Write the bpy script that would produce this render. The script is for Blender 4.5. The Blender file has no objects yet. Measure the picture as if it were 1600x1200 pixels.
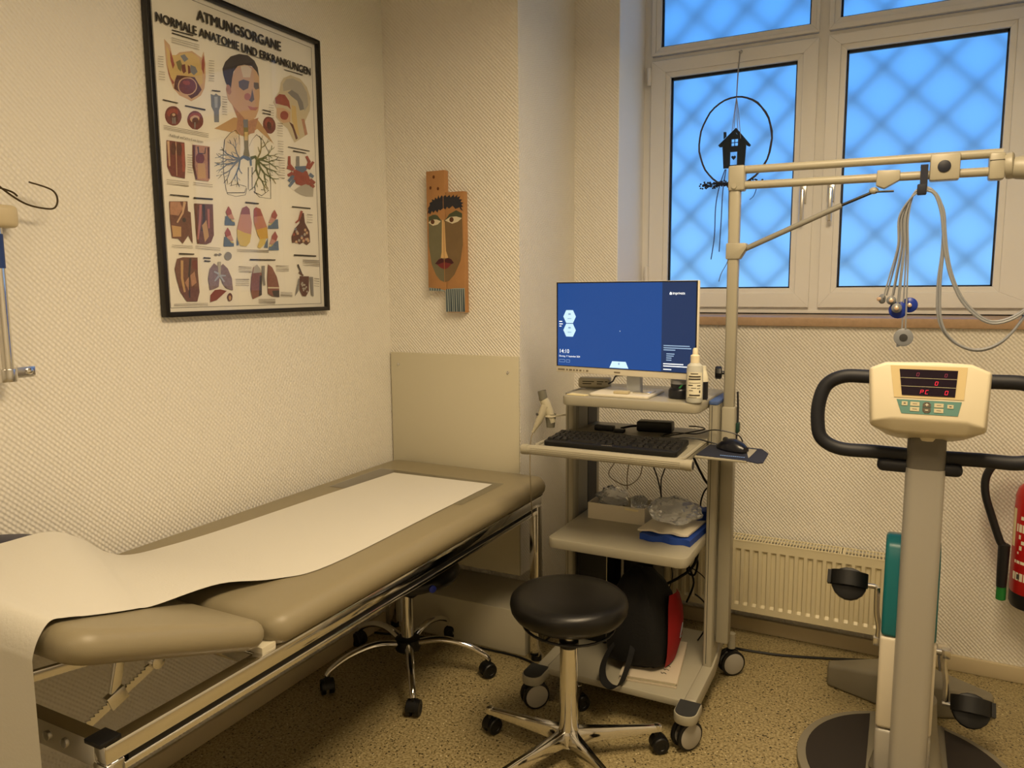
import bpy, bmesh, math, random
from mathutils import Vector, Matrix
random.seed(7)
scene = bpy.context.scene
COL = scene.collection
PI = math.pi
def rgb(r, g, b):
    f = lambda c: (c/255/12.92) if c/255 <= .04045 else ((c/255+.055)/1.055)**2.4
    return (f(r), f(g), f(b), 1)

# ---------------------------------------------------------------- camera
cam = bpy.data.cameras.new('camera')
cam.sensor_width = 36; cam.lens = 26.516; cam.clip_start = .02
camo = bpy.data.objects.new('camera', cam); COL.objects.link(camo)
yaw, pitch, roll = 0.47771, -0.12563, -0.00767
fw = Vector((-math.sin(yaw)*math.cos(pitch), math.cos(yaw)*math.cos(pitch), math.sin(pitch)))
r0 = Vector((math.cos(yaw), math.sin(yaw), 0)); u0 = r0.cross(fw)
rr = math.cos(roll)*r0 + math.sin(roll)*u0; uu = -math.sin(roll)*r0 + math.cos(roll)*u0
camo.matrix_world = Matrix(((rr.x, uu.x, -fw.x, 1.88), (rr.y, uu.y, -fw.y, 0), (rr.z, uu.z, -fw.z, 1.40), (0, 0, 0, 1)))
scene.camera = camo

# ---------------------------------------------------------------- world (overcast blue dusk sky)
w = bpy.data.worlds.new('sky'); scene.world = w; w.use_nodes = True
bg = w.node_tree.nodes['Background']
nt_ = w.node_tree; tcw = nt_.nodes.new('ShaderNodeTexCoord'); spw = nt_.nodes.new('ShaderNodeSeparateXYZ'); rmp = nt_.nodes.new('ShaderNodeMapRange'); crw = nt_.nodes.new('ShaderNodeValToRGB')
rmp.inputs[1].default_value = -.30; rmp.inputs[2].default_value = .22     # paler towards the horizon, deeper blue above
crw.color_ramp.elements[0].color = (.40, .74, .96, 1); crw.color_ramp.elements[1].color = (.09, .355, .92, 1)
nt_.links.new(tcw.outputs['Generated'], spw.inputs[0]); nt_.links.new(spw.outputs[2], rmp.inputs[0]); nt_.links.new(rmp.outputs[0], crw.inputs[0]); nt_.links.new(crw.outputs[0], bg.inputs['Color'])
bg.inputs['Strength'].default_value = 1.1

# ---------------------------------------------------------------- room light: warm ceiling luminaires
LAMPS = [((1.80, 1.30, 2.60), 46), ((1.30, -0.9, 2.60), 12)]
for (p, e) in LAMPS:
    L = bpy.data.lights.new('ceiling_light_source', 'AREA'); L.shape = 'RECTANGLE'; L.size = .55; L.size_y = 1.15
    L.energy = e; L.spread = math.radians(171); L.color = (1, .77, .475)
    lo = bpy.data.objects.new('ceiling_light_source', L); lo.location = (p[0], p[1], p[2]-.02); COL.objects.link(lo)

scene.view_settings.view_transform = 'Standard'
scene.view_settings.look = 'None'
scene.view_settings.exposure = 0.2
scene.view_settings.gamma = 1.0
scene.view_settings.use_curve_mapping = False

# ---------------------------------------------------------------- helpers
ORG = {}
MATS = {}
def mat(name, col, rough=.5, metal=0, spec=.5, noise=None, bump=None, emit=None, trans=0, alpha=1, coat=0, ior=1.45):
    """procedural Principled material; noise=(scale,amount) varies colour, bump=(scale,strength)"""
    if name in MATS: return MATS[name]
    m = bpy.data.materials.new(name); m.use_nodes = True; nt = m.node_tree; b = nt.nodes['Principled BSDF']
    c = rgb(*col) if max(col) > 1.0 else (*col, 1)
    b.inputs['Base Color'].default_value = c
    b.inputs['Roughness'].default_value = rough; b.inputs['Metallic'].default_value = metal
    b.inputs['Specular IOR Level'].default_value = spec
    b.inputs['IOR'].default_value = ior
    b.inputs['Transmission Weight'].default_value = trans
    b.inputs['Alpha'].default_value = alpha
    b.inputs['Coat Weight'].default_value = coat
    tc = nt.nodes.new('ShaderNodeTexCoord')
    if noise:
        n = nt.nodes.new('ShaderNodeTexNoise'); n.inputs['Scale'].default_value = noise[0]; n.inputs['Detail'].default_value = 4
        nt.links.new(tc.outputs['Object'], n.inputs['Vector'])
        mx = nt.nodes.new('ShaderNodeMix'); mx.data_type = 'RGBA'
        a = noise[1]
        mx.inputs[6].default_value = (c[0]*(1-a), c[1]*(1-a), c[2]*(1-a), 1); mx.inputs[7].default_value = (min(1, c[0]*(1+a)), min(1, c[1]*(1+a)), min(1, c[2]*(1+a)), 1)
        nt.links.new(n.outputs['Fac'], mx.inputs[0]); nt.links.new(mx.outputs[2], b.inputs['Base Color'])
    if bump:
        n = nt.nodes.new('ShaderNodeTexNoise'); n.inputs['Scale'].default_value = bump[0]; n.inputs['Detail'].default_value = 3
        nt.links.new(tc.outputs['Object'], n.inputs['Vector'])
        bp = nt.nodes.new('ShaderNodeBump'); bp.inputs['Strength'].default_value = bump[1]; bp.inputs['Distance'].default_value = .002
        nt.links.new(n.outputs['Fac'], bp.inputs['Height']); nt.links.new(bp.outputs['Normal'], b.inputs['Normal'])
    if emit:
        b.inputs['Emission Color'].default_value = rgb(*emit[0]); b.inputs['Emission Strength'].default_value = emit[1]
    MATS[name] = m
    return m

def mnode(nt, op, a, b=None):
    n = nt.nodes.new('ShaderNodeMath'); n.operation = op
    for i, v in enumerate((a, b)):
        if v is None: continue
        if isinstance(v, (int, float)): n.inputs[i].default_value = v
        else: nt.links.new(v, n.inputs[i])
    return n.outputs[0]

def wallpaper(name, axis, col, strength=.5):
    """painted woven glass-fibre wallpaper: diagonal rows of short raised dashes"""
    m = bpy.data.materials.new(name); m.use_nodes = True; nt = m.node_tree; b = nt.nodes['Principled BSDF']
    b.inputs['Base Color'].default_value = (*col, 1); b.inputs['Roughness'].default_value = .6; b.inputs['Specular IOR Level'].default_value = .25
    tc = nt.nodes.new('ShaderNodeTexCoord'); sp = nt.nodes.new('ShaderNodeSeparateXYZ'); nt.links.new(tc.outputs['Object'], sp.inputs[0])
    u = mnode(nt, 'ADD', sp.outputs[0], sp.outputs[1]); v = sp.outputs[2]
    s = mnode(nt, 'ADD', u, v); t = mnode(nt, 'SUBTRACT', u, mnode(nt, 'MULTIPLY', v, .55))
    a = mnode(nt, 'SINE', mnode(nt, 'MULTIPLY', s, 2*PI/.0145))
    row = mnode(nt, 'FLOOR', mnode(nt, 'DIVIDE', s, .0145))
    d = mnode(nt, 'SINE', mnode(nt, 'ADD', mnode(nt, 'MULTIPLY', t, 2*PI/.014), mnode(nt, 'MULTIPLY', mnode(nt, 'SINE', mnode(nt, 'MULTIPLY', row, 12.9)), 40)))
    h = mnode(nt, 'ADD', a, mnode(nt, 'MULTIPLY', d, .8))
    bp = nt.nodes.new('ShaderNodeBump'); bp.inputs['Strength'].default_value = strength; bp.inputs['Distance'].default_value = .0016
    nt.links.new(h, bp.inputs['Height']); nt.links.new(bp.outputs['Normal'], b.inputs['Normal'])
    MATS[name] = m
    return m

def catmull(pts, n=6):
    P = [Vector(p) for p in pts]; out = []
    for i in range(len(P)-1):
        p0 = P[max(0, i-1)]; p1 = P[i]; p2 = P[i+1]; p3 = P[min(len(P)-1, i+2)]
        for k in range(n):
            t = k/n
            out.append(.5*((2*p1)+(p2-p0)*t+(2*p0-5*p1+4*p2-p3)*t*t+(3*p1-p0-3*p2+p3)*t**3))
    out.append(P[-1]); return out

class G:
    def __init__(s, xf=None): s.v = []; s.f = []; s.mi = []; s.xf = xf
    def add(s, vs, fs, mi=0):
        o = len(s.v)
        for p in vs:
            p = Vector(p); s.v.append(s.xf @ p if s.xf else p)
        for f in fs: s.f.append([o+i for i in f]); s.mi.append(mi)
        return s
    def box(s, x0, y0, z0, x1, y1, z1, mi=0):
        return s.add([(x0,y0,z0),(x1,y0,z0),(x1,y1,z0),(x0,y1,z0),(x0,y0,z1),(x1,y0,z1),(x1,y1,z1),(x0,y1,z1)],
                     [(0,3,2,1),(4,5,6,7),(0,1,5,4),(1,2,6,5),(2,3,7,6),(3,0,4,7)], mi)
    def bar(s, a, b, w, h, up=(0,0,1), mi=0):
        """box of width w, height h along a-b"""
        a = Vector(a); b = Vector(b); d = (b-a).normalized(); up = Vector(up); sd = d.cross(up).normalized(); up = sd.cross(d)
        P = []
        for c in (a, b):
            for (i, j) in ((-1,-1),(1,-1),(1,1),(-1,1)): P.append(c+sd*w/2*i+up*h/2*j)
        return s.add(P, [(0,3,2,1),(4,5,6,7),(0,1,5,4),(1,2,6,5),(2,3,7,6),(3,0,4,7)], mi)
    def cyl(s, a, b, r, r2=None, n=16, caps=True, mi=0):
        return s.loft([(a, r), (b, r if r2 is None else r2)], n, caps, mi)
    def loft(s, rings, n=16, caps=True, mi=0, up=None):
        """rings of (centre, radius); frames carried along the path"""
        C = [Vector(c) for c, _ in rings]; vs = []; fs = []
        t = (C[1]-C[0]).normalized()
        a = Vector((0,0,1)) if abs(t.z) < .9 else Vector((1,0,0))
        x = t.cross(a).normalized()
        for i, (c, rad) in enumerate(rings):
            p = C[max(0,i-1)]; q = C[min(len(C)-1,i+1)]
            if (q-p).length > 1e-9: t = (q-p).normalized()
            x = (x - t*x.dot(t)).normalized(); y = t.cross(x)
            rx, ry = rad if isinstance(rad, tuple) else (rad, rad)
            for k in range(n):
                th = 2*PI*k/n; vs.append(C[i]+x*rx*math.cos(th)+y*ry*math.sin(th))
        m = len(rings)
        for i in range(m-1):
            for k in range(n): fs.append((i*n+k, i*n+(k+1)%n, (i+1)*n+(k+1)%n, (i+1)*n+k))
        if caps: fs.append(tuple(range(n-1,-1,-1))); fs.append(tuple((m-1)*n+k for k in range(n)))
        return s.add(vs, fs, mi)
    def tube(s, pts, r, n=8, sm=6, mi=0):
        P = catmull(pts, sm) if sm else [Vector(p) for p in pts]
        return s.loft([(p, r) for p in P], n, True, mi)
    def lathe(s, prof, o, axis=(0,0,1), n=24, mi=0):
        """profile [(radius, height)] turned about axis through o"""
        ax = Vector(axis).normalized(); a = Vector((0,0,1)) if abs(ax.z) < .9 else Vector((1,0,0))
        x = ax.cross(a).normalized(); y = ax.cross(x); o = Vector(o); vs = []; fs = []
        for (r, h) in prof:
            for k in range(n):
                th = 2*PI*k/n; vs.append(o+ax*h+(x*math.cos(th)+y*math.sin(th))*max(r, 1e-5))
        for i in range(len(prof)-1):
            for k in range(n): fs.append((i*n+k, i*n+(k+1)%n, (i+1)*n+(k+1)%n, (i+1)*n+k))
        m = len(prof); fs.append(tuple(range(n-1,-1,-1))); fs.append(tuple((m-1)*n+k for k in range(n)))
        return s.add(vs, fs, mi)
    def ext(s, poly, vec, mi=0):
        n = len(poly); vec = Vector(vec); P = [Vector(p) for p in poly]
        fs = [tuple(range(n-1,-1,-1)), tuple(range(n, 2*n))]
        for k in range(n): fs.append((k, (k+1)%n, n+(k+1)%n, n+k))
        return s.add(P+[p+vec for p in P], fs, mi)
    def grid(s, rows, mi=0):
        n = len(rows[0]); vs = [p for r in rows for p in r]
        fs = [(i*n+k, i*n+k+1, (i+1)*n+k+1, (i+1)*n+k) for i in range(len(rows)-1) for k in range(n-1)]
        return s.add(vs, fs, mi)
    def ball(s, c, rx, ry=None, rz=None, nu=16, nv=10, mi=0, pw=1.0):
        ry = ry or rx; rz = rz or rx; vs = []; fs = []
        sg = lambda a: math.copysign(abs(a)**pw, a)
        for i in range(nv+1):
            ph = PI*i/nv
            for k in range(nu):
                th = 2*PI*k/nu; q = max(math.sin(ph), 1e-4)
                vs.append((c[0]+rx*sg(q)*sg(math.cos(th)), c[1]+ry*sg(q)*sg(math.sin(th)), c[2]+rz*sg(math.cos(ph))))
        for i in range(nv):
            for k in range(nu): fs.append((i*nu+k, (i+1)*nu+k, (i+1)*nu+(k+1)%nu, i*nu+(k+1)%nu))
        return s.add(vs, fs, mi)
    def rbox(s, x0, y0, z0, x1, y1, z1, r, seg=3, mi=0):
        bm = bmesh.new(); bmesh.ops.create_cube(bm, size=1)
        for v in bm.verts: v.co = Vector((x0+(v.co.x+.5)*(x1-x0), y0+(v.co.y+.5)*(y1-y0), z0+(v.co.z+.5)*(z1-z0)))
        bmesh.ops.bevel(bm, geom=bm.edges[:], offset=r, segments=seg, affect='EDGES', profile=.5)
        bm.verts.index_update(); s.add([v.co.copy() for v in bm.verts], [[v.index for v in f.verts] for f in bm.faces], mi); bm.free(); return s
    def build(s, name, mats, parent=None, bev=0, seg=2, sharp=35, origin=None, flat=False, weld=True):
        me = bpy.data.meshes.new(name)
        if parent is not None: origin = ORG[parent.name]
        elif origin is None:
            lo = [min(v[i] for v in s.v) for i in range(3)]; hi = [max(v[i] for v in s.v) for i in range(3)]
            origin = Vector(((lo[0]+hi[0])/2, (lo[1]+hi[1])/2, lo[2]))
        origin = Vector(origin)
        me.from_pydata([v-origin for v in s.v], [], s.f)
        mats = mats if isinstance(mats, (list, tuple)) else [mats]
        for m in mats: me.materials.append(MATS[m] if isinstance(m, str) else m)
        me.polygons.foreach_set('material_index', s.mi)
        bm = bmesh.new(); bm.from_mesh(me)
        if weld: bmesh.ops.remove_doubles(bm, verts=bm.verts, dist=1e-5)
        bmesh.ops.recalc_face_normals(bm, faces=bm.faces)
        if bev:
            ed = [e for e in bm.edges if len(e.link_faces) == 2 and e.calc_face_angle(0) > math.radians(30)]
            bmesh.ops.bevel(bm, geom=ed, offset=bev, segments=seg, affect='EDGES', profile=.5, clamp_overlap=True)
        bm.to_mesh(me); bm.free()
        if not flat:
            me.shade_smooth(); me.set_sharp_from_angle(angle=math.radians(sharp))
        o = bpy.data.objects.new(name, me); COL.objects.link(o)
        if parent is not None: o.parent = parent
        else: o.location = origin
        ORG[o.name] = origin
        return o

def tag(o, label, cat, group=None):
    o['label'] = label; o['category'] = cat
    if group: o['group'] = group
    return o
def thing(name, label, cat, loc=(0,0,0), group=None):
    o = bpy.data.objects.new(name, None); o.empty_display_size = .05; COL.objects.link(o); o.location = loc
    ORG[o.name] = Vector(loc); return tag(o, label, cat, group)
def struct(o): o['kind'] = 'structure'; return o
def copy_tree(o, parent=None):
    c = o.copy(); COL.objects.link(c); ORG[c.name] = ORG[o.name].copy()
    if parent is not None: c.parent = parent
    for ch in [q for q in bpy.data.objects if q.parent is o]: copy_tree(ch, c)
    return c

def lettering(g, body, o, u, v, width=None, height=None, mi=0, off=.0, spacing=1.0):
    """append filled lettering to g: baseline-left at o, u/v unit directions; scaled to width x cap height"""
    cu = bpy.data.curves.new('lettering', 'FONT'); cu.body = body; cu.offset = off; cu.space_character = spacing; cu.resolution_u = 3
    ob = bpy.data.objects.new('lettering', cu); COL.objects.link(ob)
    dg = bpy.context.evaluated_depsgraph_get(); me = bpy.data.meshes.new_from_object(ob.evaluated_get(dg))
    xs = [p.co.x for p in me.vertices]; ys = [p.co.y for p in me.vertices]
    o = Vector(o); u = Vector(u); v = Vector(v)
    if xs:
        sy = (height or 1)/max(.69, 1e-3); sx = width/(max(xs)-min(xs)) if width else sy; x0 = min(xs)
        vs = [o+u*(p.co.x-x0)*sx+v*p.co.y*sy for p in me.vertices]
        g.add(vs, [list(p.vertices) for p in me.polygons], mi)
    bpy.data.objects.remove(ob); bpy.data.curves.remove(cu); bpy.data.meshes.remove(me)
    return g
# ================================================================ materials
wallpaper('wallpaper_y', 1, (.80, .77, .70)); wallpaper('wallpaper_x', 0, (.80, .77, .70), .5)
mat('plaster_white', (.82, .81, .78), .7)
mat('reveal_white', (.88, .88, .88), .6)
mat('pvc_white', (.80, .79, .77), .35)
mat('gasket', (12, 18, 28), .5)
mat('chrome', (.80, .79, .77), .09, 1)
mat('chrome_dull', (.72, .71, .69), .22, 1)
mat('steel', (.55, .54, .52), .3, 1)
mat('black_plastic', (16, 16, 18), .42)
mat('black_soft', (14, 14, 15), .5, bump=(900, .15))
mat('cart_paint', (160, 155, 138), .38)
mat('cart_grey', (132, 130, 122), .45)
mat('cap_blue', (70, 92, 140), .5)
mat('cart_groove', (40, 40, 42), .6)
mat('navy_panel', (22, 26, 40), .5)
mat('couch_vinyl', (140, 130, 105), .42, bump=(700, .12))
mat('cream_paint', (205, 198, 176), .4)
mat('radiator_paint', (214, 204, 172), .38)
mat('inner_shade', (38, 34, 28), .8)
mat('baseboard', (196, 182, 150), .5)
mat('sill_stone', (178, 150, 122), .45, noise=(60, .18))
mat('panel', (200, 194, 172), .3)
mat('rubber_grey', (46, 47, 48), .7)
mat('wheel_cap', (164, 160, 150), .45)

def floor_material():
    m = bpy.data.materials.new('vinyl_floor'); m.use_nodes = True; nt = m.node_tree; b = nt.nodes['Principled BSDF']
    tc = nt.nodes.new('ShaderNodeTexCoord')
    b.inputs['Roughness'].default_value = .42
    n1 = nt.nodes.new('ShaderNodeTexNoise'); n1.inputs['Scale'].default_value = 130; n1.inputs['Detail'].default_value = 5
    nt.links.new(tc.outputs['Object'], n1.inputs['Vector'])
    cr = nt.nodes.new('ShaderNodeValToRGB'); e = cr.color_ramp.elements
    e[0].position = .36; e[0].color = (.215, .165, .072, 1); e[1].position = .62; e[1].color = (.40, .33, .175, 1)
    nt.links.new(n1.outputs['Fac'], cr.inputs[0])
    last = cr.outputs[0]
    for sc_, thr, c in ((95, .17, (.035, .025, .012, 1)), (150, .2, (.10, .075, .03, 1)), (60, .08, (.66, .58, .36, 1))):
        vo = nt.nodes.new('ShaderNodeTexVoronoi'); vo.inputs['Scale'].default_value = sc_; vo.inputs['Randomness'].default_value = 1
        wn = nt.nodes.new('ShaderNodeTexWhiteNoise'); nt.links.new(tc.outputs['Object'], vo.inputs['Vector']); nt.links.new(vo.outputs['Position'], wn.inputs['Vector'])
        near = mnode(nt, 'LESS_THAN', vo.outputs['Distance'], mnode(nt, 'MULTIPLY', wn.outputs['Value'], thr*2))
        pick = mnode(nt, 'GREATER_THAN', wn.outputs['Value'], .66)
        mx = nt.nodes.new('ShaderNodeMix'); mx.data_type = 'RGBA'; nt.links.new(mnode(nt, 'MULTIPLY', near, pick), mx.inputs[0]); nt.links.new(last, mx.inputs[6]); mx.inputs[7].default_value = c
        last = mx.outputs[2]
    nt.links.new(last, b.inputs['Base Color']); MATS['vinyl_floor'] = m
floor_material()

def clear_glass(name, rough=.0, tint=(1, 1, 1), refl=1.0):
    m = bpy.data.materials.new(name); m.use_nodes = True; nt = m.node_tree; nt.nodes.clear()
    o = nt.nodes.new('ShaderNodeOutputMaterial'); mx = nt.nodes.new('ShaderNodeMixShader'); t = nt.nodes.new('ShaderNodeBsdfTransparent'); g = nt.nodes.new('ShaderNodeBsdfGlossy'); f = nt.nodes.new('ShaderNodeFresnel')
    t.inputs[0].default_value = (*tint, 1); g.inputs['Roughness'].default_value = rough; f.inputs[0].default_value = 1.45
    nt.links.new(mnode(nt, 'MULTIPLY', f.outputs[0], refl), mx.inputs[0]); nt.links.new(t.outputs[0], mx.inputs[1]); nt.links.new(g.outputs[0], mx.inputs[2]); nt.links.new(mx.outputs[0], o.inputs[0]); MATS[name] = m
clear_glass('poster_glass', .015)
clear_glass('clear_film', .18, (.93, .93, .93), 1.6)

def frosted():
    m = bpy.data.materials.new('frosted_glass'); m.use_nodes = True; nt = m.node_tree; b = nt.nodes['Principled BSDF']
    b.inputs['Base Color'].default_value = (.93, .97, 1, 1); b.inputs['Transmission Weight'].default_value = 1; b.inputs['Roughness'].default_value = .8; b.inputs['IOR'].default_value = 1.25
    MATS['frosted_glass'] = m
frosted()

# ================================================================ the room
RX, RY, RZ = 3.4, -1.9, 2.9
struct(G().box(-.1, RY-.1, -.06, RX+.1, 3.5, 0).build('floor', 'vinyl_floor', origin=(0,0,0), flat=True))
struct(G().box(-.1, RY-.1, RZ, RX+.1, 3.5, RZ+.06).build('ceiling', 'plaster_white', origin=(0,0,RZ), flat=True))
struct(G().box(-.1, RY-.1, 0, 0, 3.5, RZ).build('wall_left', 'wallpaper_y', origin=(0,0,0), flat=True))
wb = struct(G().box(0, 2.54, .284, .6, 3.07, RZ).box(0, 2.74, 0, .6, 3.07, .284).build('wall_back', 'wallpaper_x', origin=(0,0,0), flat=True))
OX0, OX1, OZ0, OZ1 = .797, 2.37, 1.25, 2.78
ww = G()
ww.box(0, 3.07, 0, RX, 3.5, OZ0); ww.box(0, 3.07, OZ1, RX, 3.5, RZ); ww.box(0, 3.07, OZ0, OX0-.004, 3.5, OZ1); ww.box(OX1+.004, 3.07, OZ0, RX, 3.5, OZ1)
struct(ww.build('wall_window', 'wallpaper_x', origin=(0,0,0), flat=True))
rv = G(); rv.box(OX0-.004, 3.0705, OZ0, OX0, 3.41, OZ1); rv.box(OX1, 3.0705, OZ0, OX1+.004, 3.41, OZ1); rv.box(OX0, 3.0705, OZ1-.004, OX1, 3.41, OZ1)
struct(rv.build('trim_1', 'reveal_white', origin=(OX0, 3.07, OZ0), flat=True))
struct(G().box(RX, RY-.1, 0, RX+.1, 3.5, RZ).build('wall_right', 'wallpaper_y', origin=(RX,0,0), flat=True))
struct(G().box(-.1, RY-.1, 0, RX+.1, RY, RZ).build('wall_rear', 'wallpaper_x', origin=(0,RY,0), flat=True))
struct(G().box(.6, 3.052, 0, RX, 3.07, .058).build('baseboard_window', 'baseboard', bev=.004))
struct(G().box(.6, 2.56, 0, .614, 3.052, .058).build('baseboard_back', 'baseboard', bev=.004))
struct(G().box(0, RY, 0, .014, 2.44, .058).build('baseboard_left', 'baseboard', bev=.004))
# boxed-in pipe duct at the foot of the pier
struct(G().box(.0, 2.45, 0, .66, 2.74, .176).build('trim_2', 'panel', bev=.006))

# ---------------------------------------------------------------- window
win = bpy.data.objects.new('window_1', None); COL.objects.link(win); win.location = (1.58, 3.41, OZ0); ORG[win.name] = Vector((1.58, 3.41, OZ0)); struct(win)
fr = G()
fz0 = 1.297
for (a, b) in ((OX0, OX0+.035), (1.522, 1.562), (2.335, OX1)): fr.box(a, 3.4085, fz0-.0002, b, 3.455, OZ1-.0042)
fr.box(OX0, 3.41, fz0, OX1, 3.454, fz0+.022); fr.box(OX0, 3.41, OZ1-.03, OX1, 3.454, OZ1-.004); fr.box(OX0, 3.41, 2.398, OX1, 3.454, 2.412)
fro = fr.build('window_frame', 'pvc_white', win, flat=True, weld=False)
def sash(x0, x1, z0, z1, gx0, gx1, gz0, gz1, hinge=None, handle=None):
    s = G(); y0, y1 = 3.392, 3.44
    def ring(y, d, ax0, ax1, az0, az1, bx0, bx1, bz0, bz1):
        # four mitred rails from outer rect a to inner rect b
        A = [(ax0,az0),(ax1,az0),(ax1,az1),(ax0,az1)]; B = [(bx0,bz0),(bx1,bz0),(bx1,bz1),(bx0,bz1)]
        for i in range(4):
            j = (i+1) % 4; s.ext([(A[i][0],y,A[i][1]),(A[j][0],y,A[j][1]),(B[j][0],y,B[j][1]),(B[i][0],y,B[i][1])], (0,d,0))
    b = .022
    ring(y0, .045, x0, x1, z0, z1, gx0-b, gx1+b, gz0-b, gz1+b)
    ring(y0+.007, .035, gx0-b, gx1+b, gz0-b, gz1+b, gx0, gx1, gz0, gz1)
    so = s.build('sash', 'pvc_white', win, bev=.0012, seg=1, flat=True, weld=False)
    k = G(); y = 3.414
    for (a, c, d, e) in ((gx0, gz0, gx1, gz0+.006), (gx0, gz1-.012, gx1, gz1), (gx0, gz0, gx0+.008, gz1), (gx1-.006, gz0, gx1, gz1)): k.box(a, y, c, d, y+.012, e)
    k.build('gasket', 'gasket', so)
    G().add([(gx0-.005,3.428,gz0-.005),(gx1+.005,3.428,gz0-.005),(gx1+.005,3.428,gz1+.005),(gx0-.005,3.428,gz1+.005)], [(0,1,2,3)]).build('pane', 'frosted_glass', so, flat=True)
    if hinge:
        for hz in hinge[1:]:
            G().cyl((hinge[0],3.388,hz),(hinge[0],3.388,hz+.075),.009,n=10).cyl((hinge[0],3.388,hz+.03),(hinge[0],3.388,hz+.045),.0105,n=10).build('hinge', 'pvc_white', so)
    if handle:
        h = G().rbox(handle-.014, 3.383, 1.74, handle+.014, 3.392, 1.83, .003); h.cyl((handle,3.385,1.785),(handle,3.355,1.785),.009,n=12); h.rbox(handle-.009, 3.345, 1.66, handle+.009, 3.36, 1.797, .005)
        h.build('handle', 'chrome_dull', so)
sash(.832, 1.524, 1.313, 2.392, .918, 1.445, 1.394, 2.318, (.824, 2.29, 1.42), 1.487)
sash(1.560, 2.340, 1.313, 2.395, 1.629, 2.175, 1.395, 2.332, (2.345, 1.42, 2.29), 1.594)
sash(.832, 1.524, 2.415, 2.765, .872, 1.49, 2.450, 2.73)
sash(1.560, 2.340, 2.415, 2.765, 1.60, 2.30, 2.458, 2.73)
G().box(OX0-.02, 3.052, 1.25, OX1+.02, 3.41, 1.284).build('window_sill', 'sill_stone', win, bev=.004)
G().box(OX0, 3.405, 1.284, OX1, 3.45, 1.289).build('seal', 'gasket', win)
G().box(OX0, 3.40, 1.289, OX1, 3.45, 1.298).build('sill_trim', 'pvc_white', win)

# security lattice outside
lat = thing('window_lattice', 'diamond pattern metal security grille outside the frosted window', 'grille', (1.58, 3.60, 1.2))
mat('lattice_paint', (88, 98, 120), .6)
D = .225
def lat_bar(c, sgn):
    # line z = sgn*(x-c) clipped to rectangle
    x0, x1, z0, z1 = .72, 2.46, 1.22, 2.86
    pts = []
    for x in (x0, x1):
        z = sgn*(x-c)+1.9
        if z0 <= z <= z1: pts.append((x, z))
    for z in (z0, z1):
        x = (z-1.9)/sgn+c
        if x0 < x < x1: pts.append((x, z))
    if len(pts) == 2 and math.dist(*pts) > .1:
        yy = 3.60 if sgn > 0 else 3.612
        G().bar((pts[0][0], yy, pts[0][1]), (pts[1][0], yy, pts[1][1]), .014, .027, up=(0,1,0)).build('lattice_bar', 'lattice_paint', lat, flat=True)
for k in range(-6, 14):
    lat_bar(.915+k*D, 1); lat_bar(.80+k*D, -1)
G().box(.70, 3.59, 1.20, .735, 3.625, 2.88).box(2.44, 3.59, 1.20, 2.475, 3.625, 2.88).box(.70, 3.59, 1.20, 2.475, 3.625, 1.23).box(.70, 3.59, 2.85, 2.475, 3.625, 2.88).build('lattice_frame', 'lattice_paint', lat)

# ---------------------------------------------------------------- ceiling lamps (above and behind the camera)
mat('lamp_white', (225, 225, 222), .4)
for i, (p, e) in enumerate(LAMPS):
    t = thing('ceiling_lamp', ['long rectangular ceiling lamp over the couch side of the room', 'long rectangular ceiling lamp over the right side of the room'][i], 'lamp', (p[0], p[1], p[2]+.005), 'ceiling lamps')
    h = G()
    for (a, b, c, d) in ((-.30,-.60,-.278,.60), (.278,-.60,.30,.60), (-.278,-.60,.278,-.578), (-.278,.578,.278,.60)): h.box(p[0]+a, p[1]+b, p[2]-.03, p[0]+c, p[1]+d, p[2]+.055)
    h.box(p[0]-.278, p[1]-.578, p[2]+.03, p[0]+.278, p[1]+.578, p[2]+.055)
    h.build('housing', 'lamp_white', t)
    for s in (-.45, .45): G().cyl((p[0], p[1]+s, p[2]+.05), (p[0], p[1]+s, RZ-.001), .006, n=8).build('suspension_rod', 'chrome_dull', t)
    m = mat('lamp_tube', (255, 230, 190), .5, emit=((255, 205, 130), 1.0))
    for s in (-.14, .14): G().cyl((p[0]+s, p[1]-.56, p[2]+.012), (p[0]+s, p[1]+.56, p[2]+.012), .013, n=12).build('tube', 'lamp_tube', t)
# ================================================================ poster on the left wall
mat('frame_black', (24, 21, 18), .35); mat('poster_paper', (.86, .83, .74), .6); mat('backing', (60, 50, 40), .8)
PAL = dict(skin=(214,170,128), skin2=(186,128,98), yel=(222,190,110), red=(165,62,48), dred=(118,48,42), olive=(128,120,58), bluegrey=(112,124,148), brown=(92,46,36), grey=(128,128,128), lblue=(158,172,200), tan=(204,158,98), hair=(58,50,52), shade=(96,92,108), pink=(190,110,104), pale=(226,212,182), pale2=(208,196,160), lgrey=(176,172,160), ink=(52,46,38), ink2=(110,100,84), blue=(78,108,150), green=(86,100,44), plum=(148,84,98), pinkl=(204,142,132), yellow=(222,196,92), dpink=(168,74,72), pinkr=(200,124,104), gold=(218,168,52), brown2=(112,66,56), mauve=(132,108,122), red2=(140,58,38), red3=(140,80,66))
PK = list(PAL)
for k in PK: mat('print_'+k, tuple(int(.68*c+.32*(sum(PAL[k])/3*.55+95)*q) for c, q in zip(PAL[k], (1.04, 1.0, .93))) if not k.startswith('ink') else PAL[k], .55, noise=(140, .3) if k in ('dred','brown','brown2','red3','red','skin2','hair','mauve') else None)
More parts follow.
